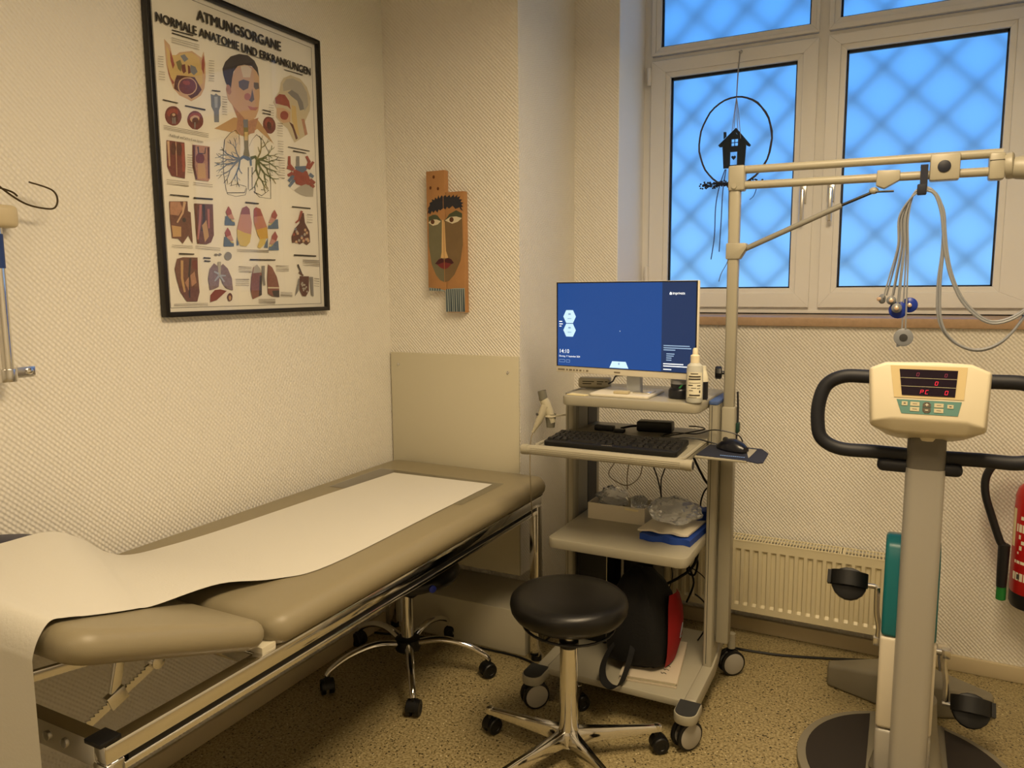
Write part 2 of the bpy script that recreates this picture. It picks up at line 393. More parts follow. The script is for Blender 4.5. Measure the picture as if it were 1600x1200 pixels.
ART=[
('skin',(59,769,77,757,84,725,108,746,152,761,185,751,194,771,198,738,196,698,189,665,175,642,157,629,139,618,123,622,99,626,80,641,68,668,61,701)),
('yel',(65,754,79,731,103,737,118,747,152,756,175,748,183,719,185,680,164,660,156,689,99,683,76,655,67,683)),
('red',(76,745,84,725,89,707,82,694,76,715)),
('red',(194,761,195,734,190,705,183,719,185,743)),
('red',(64,701,73,670,85,657,78,652,67,676)),
('olive',(94,716,109,726,115,714,109,693,100,699)),
('bluegrey',(144,721,161,719,168,707,154,694,140,701)),
('bluegrey',(110,737,125,745,138,735,123,723)),
('dred',(113,713,125,718,127,698,118,690,112,698)),
('dred',(134,718,141,716,143,698,134,693)),
('brown',(94,680,118,684,156,689,172,669,179,659,163,640,140,625,128,632,109,632,82,641,86,661)),
('skin',(163,665,161,657,155,648,147,641,137,635,127,632,116,631,107,632,100,636,96,643,95,650,97,658,102,667,110,674,120,680,130,683,141,685,150,683,157,679,162,673)),
('dred',(159,664,157,657,152,650,145,643,136,638,127,635,118,634,110,635,103,639,100,644,99,651,101,658,105,665,112,672,121,677,130,680,139,681,148,680,154,677,158,671)),
('red',(139,668,138,666,136,664,132,662,128,661,124,660,120,660,117,661,114,662,113,664,113,665,114,668,116,669,120,671,124,672,128,673,132,673,135,673,138,671,139,670)),
('dred',(102,575,102,566,99,558,94,550,87,543,79,539,70,537,62,538,54,541,49,547,46,555,46,563,49,572,54,580,61,586,69,590,78,592,86,592,94,588,99,582)),
('red',(91,580,91,576,88,572,85,568,80,565,74,562,68,561,63,560,58,561,55,563,54,566,54,570,56,574,60,578,65,581,70,584,76,585,81,586,86,585,89,583)),
('brown',(88,565,88,561,87,556,85,553,81,549,77,547,73,547,69,547,66,549,63,552,62,556,62,560,63,564,65,568,69,571,72,573,77,574,81,574,84,572,86,569)),
('skin',(81,569,81,568,80,567,79,566,77,565,75,564,73,564,72,564,71,565,70,566,70,567,70,568,71,569,72,571,74,571,76,572,77,572,79,572,80,571,81,570)),
('grey',(70,559,69,542,73,543,74,560)),
('grey',(76,560,76,543,80,544,81,562)),
('dred',(178,577,178,568,176,560,170,552,163,546,155,541,145,540,137,540,130,544,124,549,121,557,121,565,124,573,129,581,136,587,144,592,153,594,162,593,170,590,175,584)),
('red',(169,586,169,583,166,579,162,576,156,573,150,570,144,568,138,567,133,567,129,569,128,571,128,574,131,577,135,580,140,584,147,586,153,588,159,589,164,589,168,588)),
('skin',(165,576,164,573,162,569,159,566,155,563,150,561,144,559,140,559,135,560,133,562,131,564,131,568,133,571,136,574,141,577,146,580,151,581,156,581,160,581,163,579)),
('brown',(161,569,161,566,160,562,158,559,155,557,151,555,148,554,144,554,141,556,139,558,138,560,138,564,139,567,141,570,144,572,147,574,151,575,155,575,158,574,160,572)),
('grey',(145,560,144,542,148,543,150,561)),
('dred',(472,615,472,606,470,598,464,590,457,584,449,580,440,579,431,580,424,584,419,590,416,597,416,606,418,614,423,622,430,628,439,632,448,633,456,632,464,628,469,622)),
('red',(463,618,463,613,461,608,457,603,453,599,447,597,441,596,436,597,431,599,428,602,426,607,426,612,428,617,431,622,436,626,441,628,447,629,453,629,457,627,461,623)),
('brown',(454,607,454,603,453,598,452,595,449,592,446,590,443,590,439,591,437,593,434,597,433,601,433,605,434,609,435,613,438,615,441,617,444,617,448,616,451,614,453,611)),
('bluegrey',(211,654,224,653,231,660,240,656,248,656,247,629,239,612,237,577,219,574,220,604,211,618)),
('lblue',(224,649,237,652,234,619,224,617)),
('tan',(295,602,217,555,291,556,341,551,390,585,460,549,426,587,392,616)),
('skin',(297,722,316,759,362,775,396,770,409,748,408,688,399,643,386,619,350,600,311,601,292,639,276,652,270,679,274,694)),
('skin2',(292,639,311,601,303,566,324,553,377,570,398,621,350,600)),
('hair',(263,722,261,738,273,761,296,783,330,799,364,804,392,795,405,777,409,748,399,763,379,775,351,772,322,761,304,740,297,718,290,687,274,694,269,703)),
('shade',(322,715,342,726,367,726,360,703,340,692,323,699)),
('shade',(385,727,405,730,407,713,392,706,384,712)),
('pink',(354,649,377,649,400,654,388,641,364,638)),
('shade',(377,707,384,674,372,663,360,667,370,680)),
('pink',(369,680,368,676,366,673,363,669,359,667,355,666,350,665,347,666,344,668,342,671,342,674,343,677,345,681,348,684,352,686,356,688,360,688,364,687,367,686,369,683)),
('skin2',(290,685,291,680,291,676,289,672,287,669,284,667,281,667,278,668,276,670,273,674,272,678,271,683,272,687,273,691,275,694,278,696,281,696,284,695,287,693,289,689)),
('pale',(333,763,362,773,379,766,371,739,342,732)),
('pale2',(504,752,518,771,551,788,597,787,629,767,645,733,639,690,612,648,623,608,557,569,527,610,496,622,475,636,479,663,465,682,476,702,496,724)),
('lgrey',(513,750,530,770,563,780,603,775,628,748,633,708,614,685,591,699,580,729,548,740,515,728)),
('grey',(534,728,554,741,584,734,606,711,611,689,590,681,579,710,553,719)),
('red',(475,698,495,715,521,718,539,702,545,676,531,683,506,682,477,681)),
('skin',(480,668,512,674,543,667,541,635,508,624,481,637)),
('red',(533,654,532,649,529,645,525,640,519,637,513,636,507,635,502,636,498,639,495,642,495,646,496,651,499,656,503,660,509,663,515,665,521,665,526,664,530,662,533,658)),
('brown',(535,634,550,614,564,580,574,586,554,628)),
('skin2',(595,654,609,657,623,608,609,601)),
('yel',(551,691,571,691,574,632,585,592,566,603,548,645)),
('pale',(257,533,292,564,318,543,310,458,252,450)),
('ink',(253,529,244,477,243,423,249,379,254,366,287,362,327,371,335,393,333,393,326,372,287,363,255,367,251,379,245,423,246,477,256,529)),
('ink',(255,529,280,553,300,564,312,555,312,523,313,523,314,555,301,566,279,554,254,530)),
('ink',(361,386,385,370,436,370,439,424,436,519,412,556,386,567,366,548,352,525,353,525,367,548,386,565,410,555,434,518,437,424,434,371,387,371,363,387)),
('ink',(343,459,339,389,341,389,346,459)),
('ink',(359,461,355,391,357,391,362,461)),
('ink',(252,369,287,373,324,377,332,398,298,402,265,393,265,392,298,401,331,397,323,379,287,375,252,371)),
('ink',(367,382,396,375,428,396,394,396,394,394,426,396,396,377,368,384)),
('olive',(333,599,353,603,351,552,349,517,353,493,325,489,332,515,332,549)),
('bluegrey',(332,603,353,607,350,582,334,579)),
('yel',(336,566,350,568,348,542,334,540)),
('blue',(353,491,325,493,303,478,309,473,326,484,346,479)),
('blue',(337,484,351,481,352,464,360,466,360,486,344,493)),
('green',(358,483,373,491,383,481,391,486,378,501,354,493)),
('blue',(313,483,289,484,271,487,269,484,287,479,310,477)),
('blue',(270,487,257,484,243,483,243,480,257,482,270,484)),
('blue',(242,482,236,479,227,474,228,473,237,477,243,481)),
('olive',(243,482,237,483,228,484,227,482,236,482,242,480)),
('blue',(258,484,252,485,248,489,246,488,251,484,256,482)),
('blue',(271,487,259,490,251,496,248,495,257,487,269,484)),
('ink',(250,497,243,498,234,496,234,495,242,496,249,494)),
('olive',(251,496,247,500,241,505,240,504,245,499,249,495)),
('blue',(259,489,258,493,257,499,255,498,256,493,257,488)),
('blue',(290,483,285,488,279,496,277,495,282,486,286,481)),
('bluegrey',(311,482,284,475,261,473,260,469,284,470,311,477)),
('bluegrey',(259,472,248,464,232,458,232,456,249,461,262,470)),
('bluegrey',(231,458,224,453,216,446,217,445,225,452,233,456)),
('olive',(232,458,223,457,213,454,213,453,223,455,232,456)),
('bluegrey',(249,463,242,464,234,464,234,463,241,462,248,462)),
('bluegrey',(261,472,245,474,233,475,232,473,244,472,260,469)),
('bluegrey',(232,475,225,472,214,470,214,468,225,471,232,473)),
('bluegrey',(233,475,226,479,220,483,219,482,224,478,231,473)),
('bluegrey',(244,474,238,471,230,467,230,466,238,470,245,472)),
('bluegrey',(286,474,275,480,266,482,265,481,273,478,283,471)),
('blue',(309,482,288,467,260,459,261,455,290,463,313,478)),
('blue',(259,458,248,449,233,439,235,437,250,447,262,456)),
('blue',(233,439,227,432,221,424,222,424,228,431,235,438)),
('blue',(234,439,225,436,215,430,216,429,226,435,234,437)),
('blue',(249,449,241,447,233,447,233,446,241,446,249,447)),
('blue',(261,459,243,457,228,452,228,450,243,455,260,455)),
('blue',(228,452,219,450,209,444,210,443,219,448,228,450)),
('blue',(229,452,219,455,212,456,211,455,218,453,227,450)),
('blue',(242,457,238,452,230,446,231,446,239,451,243,456)),
('blue',(290,466,279,466,265,468,264,466,278,464,289,463)),
('bluegrey',(309,481,286,461,267,441,271,439,291,459,314,478)),
('bluegrey',(267,440,262,426,254,412,257,412,265,425,271,440)),
('olive',(254,412,255,402,253,395,254,394,258,402,257,412)),
('ink',(255,412,248,406,240,397,241,397,250,405,256,411)),
('bluegrey',(263,426,255,422,247,417,248,416,255,421,264,425)),
('bluegrey',(268,441,250,431,236,423,237,422,252,428,270,439)),
('olive',(235,423,227,415,220,408,221,408,229,414,237,422)),
('bluegrey',(236,423,226,420,214,417,215,415,226,419,237,422)),
('bluegrey',(252,430,243,431,234,431,234,429,243,430,251,429)),
('bluegrey',(289,461,271,459,259,453,259,452,271,457,288,459)),
('blue',(308,479,302,454,293,436,297,435,308,454,315,480)),
('blue',(293,435,294,421,295,409,298,409,297,422,297,436)),
('ink',(295,408,298,400,303,394,305,395,300,401,298,409)),
('olive',(295,409,294,402,290,392,291,392,296,402,298,409)),
('blue',(295,421,303,417,307,413,308,414,304,418,296,422)),
('blue',(293,436,284,422,275,410,277,409,287,421,297,435)),
('ink',(275,410,271,401,270,393,272,393,273,401,277,410)),
('olive',(275,410,268,402,259,397,260,396,269,401,277,409)),
('blue',(284,421,286,414,287,409,289,409,287,415,287,422)),
('blue',(303,453,307,443,316,435,318,437,310,444,307,454)),
('bluegrey',(314,481,303,494,297,509,293,508,298,492,308,478)),
('bluegrey',(297,509,289,518,278,522,277,520,287,516,294,507)),
('bluegrey',(278,522,272,523,263,525,263,524,271,522,277,520)),
('ink',(279,521,277,528,272,532,271,532,275,527,276,521)),
('bluegrey',(289,517,289,522,289,528,288,527,288,522,287,517)),
('bluegrey',(297,508,299,520,298,530,295,529,296,519,293,508)),
('olive',(297,530,294,536,292,541,290,540,292,535,295,529)),
('ink',(297,530,298,535,303,543,302,543,297,535,295,529)),
('bluegrey',(298,519,303,523,308,529,307,529,302,523,297,520)),
('bluegrey',(301,494,289,496,281,498,280,497,288,494,300,492)),
('green',(382,485,407,494,428,506,425,509,405,498,380,490)),
('green',(428,507,438,516,447,528,445,529,435,517,425,509)),
('green',(447,528,451,537,450,543,448,542,448,537,445,528)),
('green',(447,528,456,533,462,539,461,540,455,534,445,529)),
('green',(438,516,439,521,437,528,435,527,437,521,435,516)),
('green',(426,506,439,507,458,511,458,513,439,510,427,509)),
('green',(458,511,466,516,476,519,476,520,465,518,457,512)),
('olive',(457,511,468,509,475,508,476,510,469,511,458,513)),
('green',(438,508,443,503,450,502,451,503,444,505,440,509)),
('green',(406,495,419,496,428,493,430,495,420,498,406,497)),
('green',(381,484,402,487,431,485,432,489,404,492,381,490)),
('green',(432,486,445,492,464,498,463,500,444,495,430,488)),
('ink',(464,498,473,504,479,512,477,512,471,505,463,500)),
('green',(463,498,474,499,484,500,484,501,474,501,464,500)),
('green',(444,493,451,491,460,491,460,492,452,493,446,495)),
('green',(430,485,440,481,457,476,459,478,443,484,433,489)),
('green',(458,476,469,478,478,478,479,479,470,480,458,478)),
('green',(457,476,465,471,470,467,471,468,467,472,459,478)),
('green',(442,482,450,484,458,485,458,486,450,485,442,483)),
('green',(404,489,415,495,427,501,426,503,413,497,402,491)),
('green',(378,485,402,474,422,464,426,468,406,478,384,490)),
('green',(423,464,438,463,458,460,459,463,439,466,425,468)),
('green',(458,460,467,461,482,463,482,464,468,462,459,463)),
('green',(457,461,463,456,474,451,475,453,465,457,459,462)),
('green',(438,464,443,460,447,454,448,454,445,461,440,465)),
('green',(421,465,424,452,434,442,436,443,428,454,426,467)),
('olive',(434,441,443,437,448,431,450,432,445,438,436,443)),
('green',(434,442,434,433,434,426,436,426,436,434,436,443)),
('green',(426,452,435,451,441,448,442,449,436,452,427,454)),
('green',(403,475,421,475,434,479,433,481,421,478,404,478)),
('green',(377,485,391,462,409,447,414,450,398,466,385,489)),
('green',(410,447,426,441,446,435,448,438,429,444,414,450)),
('green',(447,435,462,436,475,438,474,440,462,438,448,438)),
('olive',(446,436,453,427,459,421,461,422,456,429,449,437)),
('green',(427,442,440,444,449,447,449,448,439,445,427,444)),
('green',(409,448,409,433,414,418,417,419,414,434,415,449)),
('olive',(414,418,416,408,424,401,426,402,419,409,417,419)),
('green',(414,419,408,408,404,399,406,399,410,407,417,418)),
('green',(410,433,420,429,426,425,427,426,421,430,412,435)),
('green',(392,464,389,450,385,439,388,439,393,450,397,464)),
('green',(377,487,373,456,383,433,389,436,380,458,385,488)),
('green',(384,433,397,423,406,407,409,409,401,425,388,436)),
('olive',(406,407,417,401,427,395,428,396,419,402,409,409)),
('olive',(406,408,406,395,411,387,413,388,409,396,409,408)),
('green',(398,423,409,421,420,420,421,422,410,423,400,425)),
('green',(384,435,372,417,364,402,368,401,376,417,389,434)),
('ink',(364,401,367,392,364,381,366,381,369,392,368,402)),
('green',(365,402,353,394,342,388,343,386,354,392,367,401)),
('green',(373,417,375,409,378,401,380,402,377,409,375,417)),
('green',(375,458,362,445,354,432,356,432,365,444,378,456)),
('olive',(384,487,399,510,405,528,401,528,394,511,378,488)),
('olive',(405,528,405,539,405,553,403,552,402,539,401,527)),
('ink',(405,553,402,560,396,565,395,564,400,560,403,552)),
('olive',(405,552,408,559,411,568,410,568,406,559,403,553)),
('olive',(404,539,410,544,415,550,414,551,409,544,403,540)),
('olive',(404,527,418,535,430,549,428,550,415,537,402,529)),
('olive',(430,549,434,556,440,565,439,565,432,556,428,549)),
('olive',(430,548,439,554,449,559,449,560,438,555,428,550)),
('olive',(417,536,418,542,420,549,418,549,417,542,416,536)),
('olive',(398,511,394,519,390,529,388,528,391,518,395,510)),
('grey',(561,525,576,527,575,490,558,488)),
('red',(545,477,578,486,612,481,625,454,616,434,582,428,555,432,540,453)),
('lgrey',(544,410,568,424,603,437,641,427,637,398,600,395,567,401)),
('blue',(552,489,613,500,609,485,588,473,558,479)),
('red',(552,481,533,495,533,521,522,519,519,490,537,472)),
('red',(541,487,517,487,513,477,535,474)),
('red',(621,490,632,517,617,535,606,530,617,514,604,491)),
('red',(627,489,651,517,640,520,613,494)),
('blue',(537,461,515,439,524,434,550,455)),
('blue',(539,447,516,421,526,417,553,442)),
('blue',(617,467,639,461,647,470,628,479)),
('red',(619,448,644,441,653,449,630,460)),
('red',(614,439,639,426,649,434,627,449)),
('red',(537,472,514,458,520,451,545,462)),
('dred',(45,493,105,496,104,432,99,394,73,395,54,396,42,421)),
('skin',(46,490,47,422,52,423,54,492)),
('red',(93,490,92,412,101,414,104,493)),
('skin',(74,493,71,398,73,399,77,494)),
('brown',(75,474,74,469,72,464,70,459,67,456,64,455,61,456,59,458,57,461,56,466,56,471,57,477,59,482,61,486,64,489,67,490,70,490,72,488,74,484,75,479)),
('brown',(95,475,94,469,92,464,90,459,87,456,84,455,81,456,79,458,77,462,76,467,76,472,77,478,79,484,81,488,84,491,87,493,90,492,92,490,94,486,95,481)),
('skin2',(133,495,195,499,189,405,183,396,137,395,130,433)),
('brown',(133,493,129,433,137,396,143,398,137,435,143,495)),
('brown',(186,495,182,404,188,405,194,497)),
('dred',(173,461,172,456,169,451,165,447,161,444,156,443,151,443,147,445,143,448,141,452,141,457,142,462,145,467,148,471,153,474,158,475,163,475,167,473,171,470,173,466)),
('tan',(148,444,174,447,175,403,145,400)),
('hair',(149,491,151,471,177,475,181,494,178,494,174,477,155,474,154,493)),
('brown2',(41,324,103,330,103,302,112,299,112,277,113,229,113,209,99,232,78,207,64,221,43,221,40,272)),
('skin2',(44,323,77,326,85,307,69,286,41,287)),
('skin',(89,328,81,296,61,267,65,265,87,294,98,327)),
('hair',(94,276,94,274,93,272,91,270,89,269,87,269,85,269,83,270,82,271,81,273,81,275,81,277,82,279,84,280,86,281,88,282,90,282,92,281,93,280,94,278)),
('tan',(44,257,76,255,74,227,46,225)),
('brown2',(126,326,195,330,192,238,180,216,162,209,129,210,127,246,127,290)),
('hair',(154,325,155,285,145,248,153,247,164,285,165,326)),
('pink',(145,324,140,280,129,222,135,222,148,280,154,325)),
('pink',(173,314,172,257,178,258,181,315)),
('tan',(150,264,167,281,173,233,157,215)),
('brown2',(55,163,75,168,127,169,125,124,127,67,117,40,80,40,60,67,49,107,45,135)),
('tan',(67,159,64,107,71,67,78,68,72,108,76,159)),
('hair',(97,166,89,108,88,51,93,51,95,108,105,166)),
('skin2',(77,95,92,112,89,71)),
('skin2',(97,116,113,128,118,95,100,83)),
('dred',(106,160,125,161,123,132,106,136)),
('plum',(327,337,309,329,301,309,341,312,339,329)),
('pinkl',(301,309,341,312,346,286,341,249,313,253,283,262,292,286)),
('yellow',(283,262,313,253,341,249,334,224,318,210,293,211,283,230)),
('blue',(282,239,287,212,278,212)),
('dpink',(367,337,385,333,395,312,355,305,358,331)),
('pinkr',(355,305,395,312,411,277,363,265,355,287)),
('gold',(363,265,411,277,413,241,378,236,369,248)),
('yellow',(378,236,403,240,399,223,377,206,364,210)),
('blue',(412,241,410,210,392,209,401,227)),
('dpink',(242,312,254,330,264,318,267,306,248,300)),
('pinkl',(248,300,267,308,275,292,252,290)),
('blue',(240,299,249,299,276,281,276,273,235,271)),
('yellow',(249,299,255,292,277,285,268,283)),
('dpink',(234,248,246,265,256,253,259,241,239,235)),
('pinkl',(239,235,259,243,267,226,244,225)),
('blue',(231,235,240,235,268,216,267,208,227,206)),
('yellow',(240,235,247,227,269,220,260,217)),
('dpink',(460,319,448,336,435,322,430,308,451,305)),
('pinkl',(451,305,430,310,418,291,444,293)),
('blue',(461,306,450,304,416,280,415,272,462,275)),
('yellow',(450,304,441,295,415,284,425,283)),
('dpink',(457,249,446,266,432,252,427,238,449,234)),
('pinkl',(449,234,427,240,416,221,442,223)),
('blue',(458,235,448,233,413,210,413,202,459,204)),
('yellow',(448,233,439,225,413,215,423,213)),
('brown',(569,335,586,337,589,304,610,276,612,238,594,227,577,236,559,228,543,235,523,231,521,252,539,281,564,302)),
('red',(571,344,557,312,541,302,546,298,565,310,582,342)),
('red',(592,246,590,242,585,241,581,242,579,246,581,249,586,251,590,250)),
('lgrey',(599,248,597,244,593,242,588,243,587,247,589,251,593,252,598,251)),
('skin',(584,241,582,237,578,236,574,237,572,240,574,244,578,246,583,245)),
('lgrey',(563,241,561,238,557,236,553,237,551,241,553,245,558,246,562,245)),
('bluegrey',(577,255,575,252,571,250,567,251,565,255,567,259,571,260,576,259)),
('lgrey',(592,264,590,260,585,258,581,260,580,263,582,267,586,269,590,267)),
('skin',(605,248,603,244,599,243,594,244,593,248,595,251,599,253,604,252)),
('skin',(595,279,593,275,589,274,584,275,583,278,585,282,589,284,594,283)),
('bluegrey',(548,279,546,276,541,274,537,275,536,279,538,282,542,284,546,283)),
('lgrey',(553,270,551,266,547,265,543,266,541,269,543,273,547,275,552,274)),
('skin',(603,270,601,266,596,264,592,266,591,269,593,273,597,275,601,274)),
('skin',(577,251,575,247,570,245,566,246,564,250,566,254,571,256,575,254)),
('skin',(549,236,547,232,543,231,538,232,537,236,539,239,543,241,547,240)),
('skin',(609,243,607,239,602,237,598,238,596,242,598,246,603,248,607,246)),
('red',(539,260,537,257,532,255,528,256,527,260,529,263,533,265,537,264)),
('skin',(557,265,555,261,550,260,546,261,545,264,547,268,551,270,555,269)),
('mauve',(186,154,198,146,207,125,199,83,183,77,165,73,161,108,169,137)),
('mauve',(220,153,238,139,252,109,254,72,226,79,213,96,208,125,212,147)),
('lgrey',(201,159,213,159,209,117,200,117)),
('lblue',(205,124,186,131,183,127,201,119)),
('lblue',(200,119,183,101,187,99,206,115)),
('lblue',(206,114,228,115,229,119,206,120)),
('lblue',(204,113,219,97,224,99,210,117)),
('red2',(164,37,166,58,183,73,204,75,229,70,214,60,189,43)),
('brown',(250,51,249,47,248,43,245,40,242,39,239,38,236,39,234,40,232,43,231,47,230,51,231,55,233,59,235,61,238,63,241,64,244,63,247,61,249,58,250,55)),
('tan',(245,49,244,46,244,44,242,42,241,41,239,41,238,41,237,42,236,44,235,46,235,49,235,51,236,53,238,55,239,56,241,56,242,56,243,55,244,53,245,51)),
('grey',(256,178,255,174,253,170,249,167,245,165,241,164,237,165,233,166,230,169,228,173,228,177,229,181,231,184,234,187,238,189,243,190,247,189,251,188,254,185,256,182)),
('grey',(202,180,202,179,201,178,199,177,197,176,195,176,193,176,192,177,190,177,190,178,189,179,190,181,191,182,192,183,194,183,196,183,198,183,200,183,201,182,202,181)),
('grey',(217,181,216,180,215,179,214,178,212,178,210,177,208,177,206,178,205,179,204,180,204,181,204,182,205,183,207,184,209,185,211,185,213,185,214,184,216,183,217,182)),
('red3',(343,145,358,154,372,141,377,123,373,56,333,43,326,74,332,114)),
('lgrey',(346,147,359,154,372,141,376,129,339,126)),
('hair',(368,119,377,119,373,56,360,52)),
('red3',(407,156,424,147,444,115,452,83,451,48,418,51,400,60,400,110)),
('hair',(419,69,452,71,451,48,425,51)),
('pale',(400,77,453,77,453,81,400,82)),
('grey',(378,150,378,114,382,87,391,88,389,115,392,151)),
('brown',(553,119,598,119,595,68,579,49,562,50,548,73)),
('grey',(545,111,552,111,543,68,525,50)),
('grey',(601,117,619,117,618,48,606,53)),
('hair',(541,158,560,125,566,127,549,160)),
('brown',(546,130,568,119,572,123,552,136)),
('lgrey',(587,81,585,79,582,77,579,79,578,81,580,84,583,85,586,84)),
('lgrey',(580,76,578,73,575,72,572,73,571,76,573,79,576,80,578,79)),
('lgrey',(564,91,563,89,560,88,557,89,556,91,557,94,560,95,563,94)),
('lgrey',(571,77,569,74,566,73,563,74,562,77,564,79,567,80,569,79)),
('lgrey',(567,86,566,84,563,82,560,84,559,86,560,89,563,90,566,89)),
('lgrey',(568,96,566,93,563,92,560,93,559,96,561,98,564,100,567,98)),
('lgrey',(590,65,588,63,585,62,582,63,581,66,583,68,586,69,589,68)),
('lgrey',(573,89,572,87,569,85,566,87,565,89,566,92,569,93,572,92)),
('lgrey',(579,89,577,86,574,85,572,86,571,89,572,91,575,93,578,91)),
('lgrey',(572,70,571,68,568,66,565,68,564,70,565,73,568,74,571,73)),
('ink',(85,801,158,806,157,803,84,798)),
('ink',(84,793,174,796,174,793,84,790)),
('ink2',(82,779,177,784,177,783,82,778)),
('ink2',(82,773,177,778,176,777,82,772)),
('ink2',(81,767,176,771,176,770,81,766)),
('ink',(243,806,325,811,325,809,242,804)),
('ink2',(325,808,437,808,437,806,325,807)),
('ink',(40,603,91,604,90,601,40,600)),
('ink',(114,602,186,605,186,601,114,599)),
('ink2',(37,532,193,536,193,535,37,531)),
('ink2',(37,527,192,531,192,530,37,526)),
('ink2',(37,523,192,526,192,525,37,522)),
('ink',(519,799,608,803,608,800,519,797)),
('ink',(415,650,451,651,451,648,414,647)),
('ink',(414,640,450,642,450,639,414,637)),
('ink',(523,551,627,553,627,550,523,548)),
('ink',(545,542,609,543,609,540,545,538)),
('ink',(214,666,246,670,246,667,213,663)),
('ink2',(36,384,111,386,111,385,36,383)),
('ink2',(36,378,111,380,110,379,36,377)),
('ink2',(36,373,110,375,110,373,36,372)),
('ink2',(127,387,197,388,197,387,127,386)),
('ink2',(127,381,197,382,197,381,127,380)),
('ink',(44,344,109,346,109,342,44,341)),
('ink',(125,344,195,347,195,343,125,340)),
('ink',(322,350,379,351,379,347,322,346)),
('ink',(529,355,620,357,620,353,529,351)),
('ink2',(40,202,111,202,111,201,40,201)),
('ink2',(121,203,213,200,213,199,121,202)),
('ink2',(278,199,413,202,412,200,278,198)),
('ink2',(39,197,111,197,111,196,39,196)),
('ink2',(121,197,212,194,212,193,120,196)),
('ink2',(278,194,412,197,412,195,278,193)),
('ink',(62,180,115,180,115,177,62,176)),
('ink',(148,171,174,170,174,167,147,167)),
('ink',(150,162,173,161,173,158,150,158)),
('ink',(328,171,441,173,440,169,328,167)),
('ink',(528,193,639,193,639,188,528,188)),
('ink2',(281,147,335,146,335,145,281,145)),
('ink2',(442,153,501,153,501,152,442,151)),
('ink2',(266,107,322,107,322,105,266,106)),
('ink2',(570,176,654,176,654,174,570,174)),
('ink2',(457,65,512,62,512,61,457,64)),
('ink2',(357,43,432,42,432,41,357,42)),
('ink2',(281,141,334,141,334,140,281,140)),
('ink2',(442,147,501,147,501,146,442,146)),
('ink2',(266,101,321,100,321,99,266,100)),
('ink2',(569,170,654,170,654,168,569,168)),
('ink2',(457,60,512,57,512,56,457,59)),
('ink2',(357,39,432,38,432,37,357,38)),
('ink2',(280,136,334,136,334,135,280,135)),
('ink2',(442,141,501,142,501,140,442,140)),
('ink2',(265,95,321,94,321,93,265,94)),
('ink2',(569,164,654,164,654,162,569,163)),
('ink2',(456,56,512,53,512,51,456,54)),
('ink2',(357,35,432,34,431,32,357,34)),
('ink2',(280,131,334,131,334,129,280,130)),
('ink2',(441,136,500,136,500,135,441,135)),
('ink2',(265,89,320,88,320,87,265,88)),
('ink2',(569,158,653,158,653,156,569,157)),
('ink2',(456,51,511,48,511,47,456,50)),
('ink2',(357,31,431,30,431,28,357,30)),
('ink2',(34,34,154,34,154,33,34,33)),
('ink2',(34,30,154,29,154,28,34,29)),
('ink2',(33,716,51,719,51,718,33,715)),
('ink2',(32,709,50,712,50,711,32,708)),
('ink2',(32,703,50,705,49,704,32,702)),
('ink2',(31,696,49,698,49,697,31,695)),
('ink2',(31,689,49,692,48,691,31,688)),
('ink2',(33,676,53,678,53,677,33,675)),
('ink2',(32,669,52,672,52,671,32,668)),
('ink2',(32,662,52,665,52,664,32,661)),
('ink2',(31,655,51,658,51,657,31,654)),
('ink2',(208,749,228,752,228,751,208,748)),
('ink2',(207,742,228,745,228,744,207,741)),
('ink2',(207,735,227,738,227,737,207,734)),
('ink2',(206,727,227,730,227,729,206,726)),
('ink2',(206,720,226,723,226,722,206,719)),
('ink2',(205,713,226,716,226,715,205,712)),
('ink2',(205,706,225,709,225,707,205,705)),
('ink2',(204,698,225,701,225,700,204,697)),
('ink2',(204,691,224,694,224,693,204,690)),
('ink2',(251,655,270,657,270,656,251,654)),
('ink2',(251,648,270,650,270,649,251,647)),
('ink2',(250,640,269,643,269,641,250,639)),
('ink2',(250,633,269,635,269,634,250,632)),
('ink2',(249,626,268,628,268,627,249,624)),
('ink2',(249,618,268,620,268,619,248,617)),
('ink2',(248,611,267,613,267,612,248,610)),
('ink2',(248,603,267,605,267,604,247,602)),
('ink2',(443,670,465,672,464,671,443,669)),
('ink2',(442,662,464,664,464,663,442,661)),
('ink2',(442,654,463,656,463,655,442,653)),
('ink2',(441,646,463,648,463,647,441,645)),
('ink2',(441,638,462,640,462,639,441,637)),
('ink2',(440,630,462,632,462,631,440,629)),
('ink2',(440,622,461,624,461,623,440,621)),
('ink2',(439,614,461,616,461,615,439,613)),
('ink2',(439,606,460,608,460,607,439,605)),
('ink2',(477,619,502,622,502,620,476,618)),
('ink2',(476,611,501,614,501,612,476,610)),
('ink2',(476,603,501,605,501,604,475,602)),
('ink2',(475,595,500,597,500,596,475,594)),
('ink2',(475,587,500,589,500,588,474,586)),
('ink2',(474,579,499,581,499,580,474,578)),
('ink2',(476,561,501,563,501,562,476,560)),
('ink2',(475,553,501,555,501,554,475,552)),
('ink2',(475,545,500,547,500,546,475,544)),
('ink2',(474,537,500,539,500,538,474,536)),
('ink2',(474,529,499,531,499,529,474,528)),
('ink2',(473,521,499,522,499,521,473,520)),
('ink2',(476,509,504,510,504,509,476,507)),
('ink2',(475,501,504,502,504,501,475,499)),
('ink2',(475,492,503,494,503,493,475,491)),
('ink2',(474,484,503,486,503,485,474,483)),
('ink2',(474,476,502,478,502,476,474,475)),
('ink2',(473,468,502,469,502,468,473,467)),
('ink2',(473,460,501,461,501,460,473,459)),
('ink2',(472,452,501,453,501,452,472,450)),
('ink2',(472,443,500,445,500,443,472,442)),
('ink2',(111,463,129,464,129,463,111,462)),
('ink2',(110,456,129,457,129,456,110,455)),
('ink2',(110,449,128,450,128,449,110,448)),
('ink2',(109,442,128,443,128,442,109,441)),
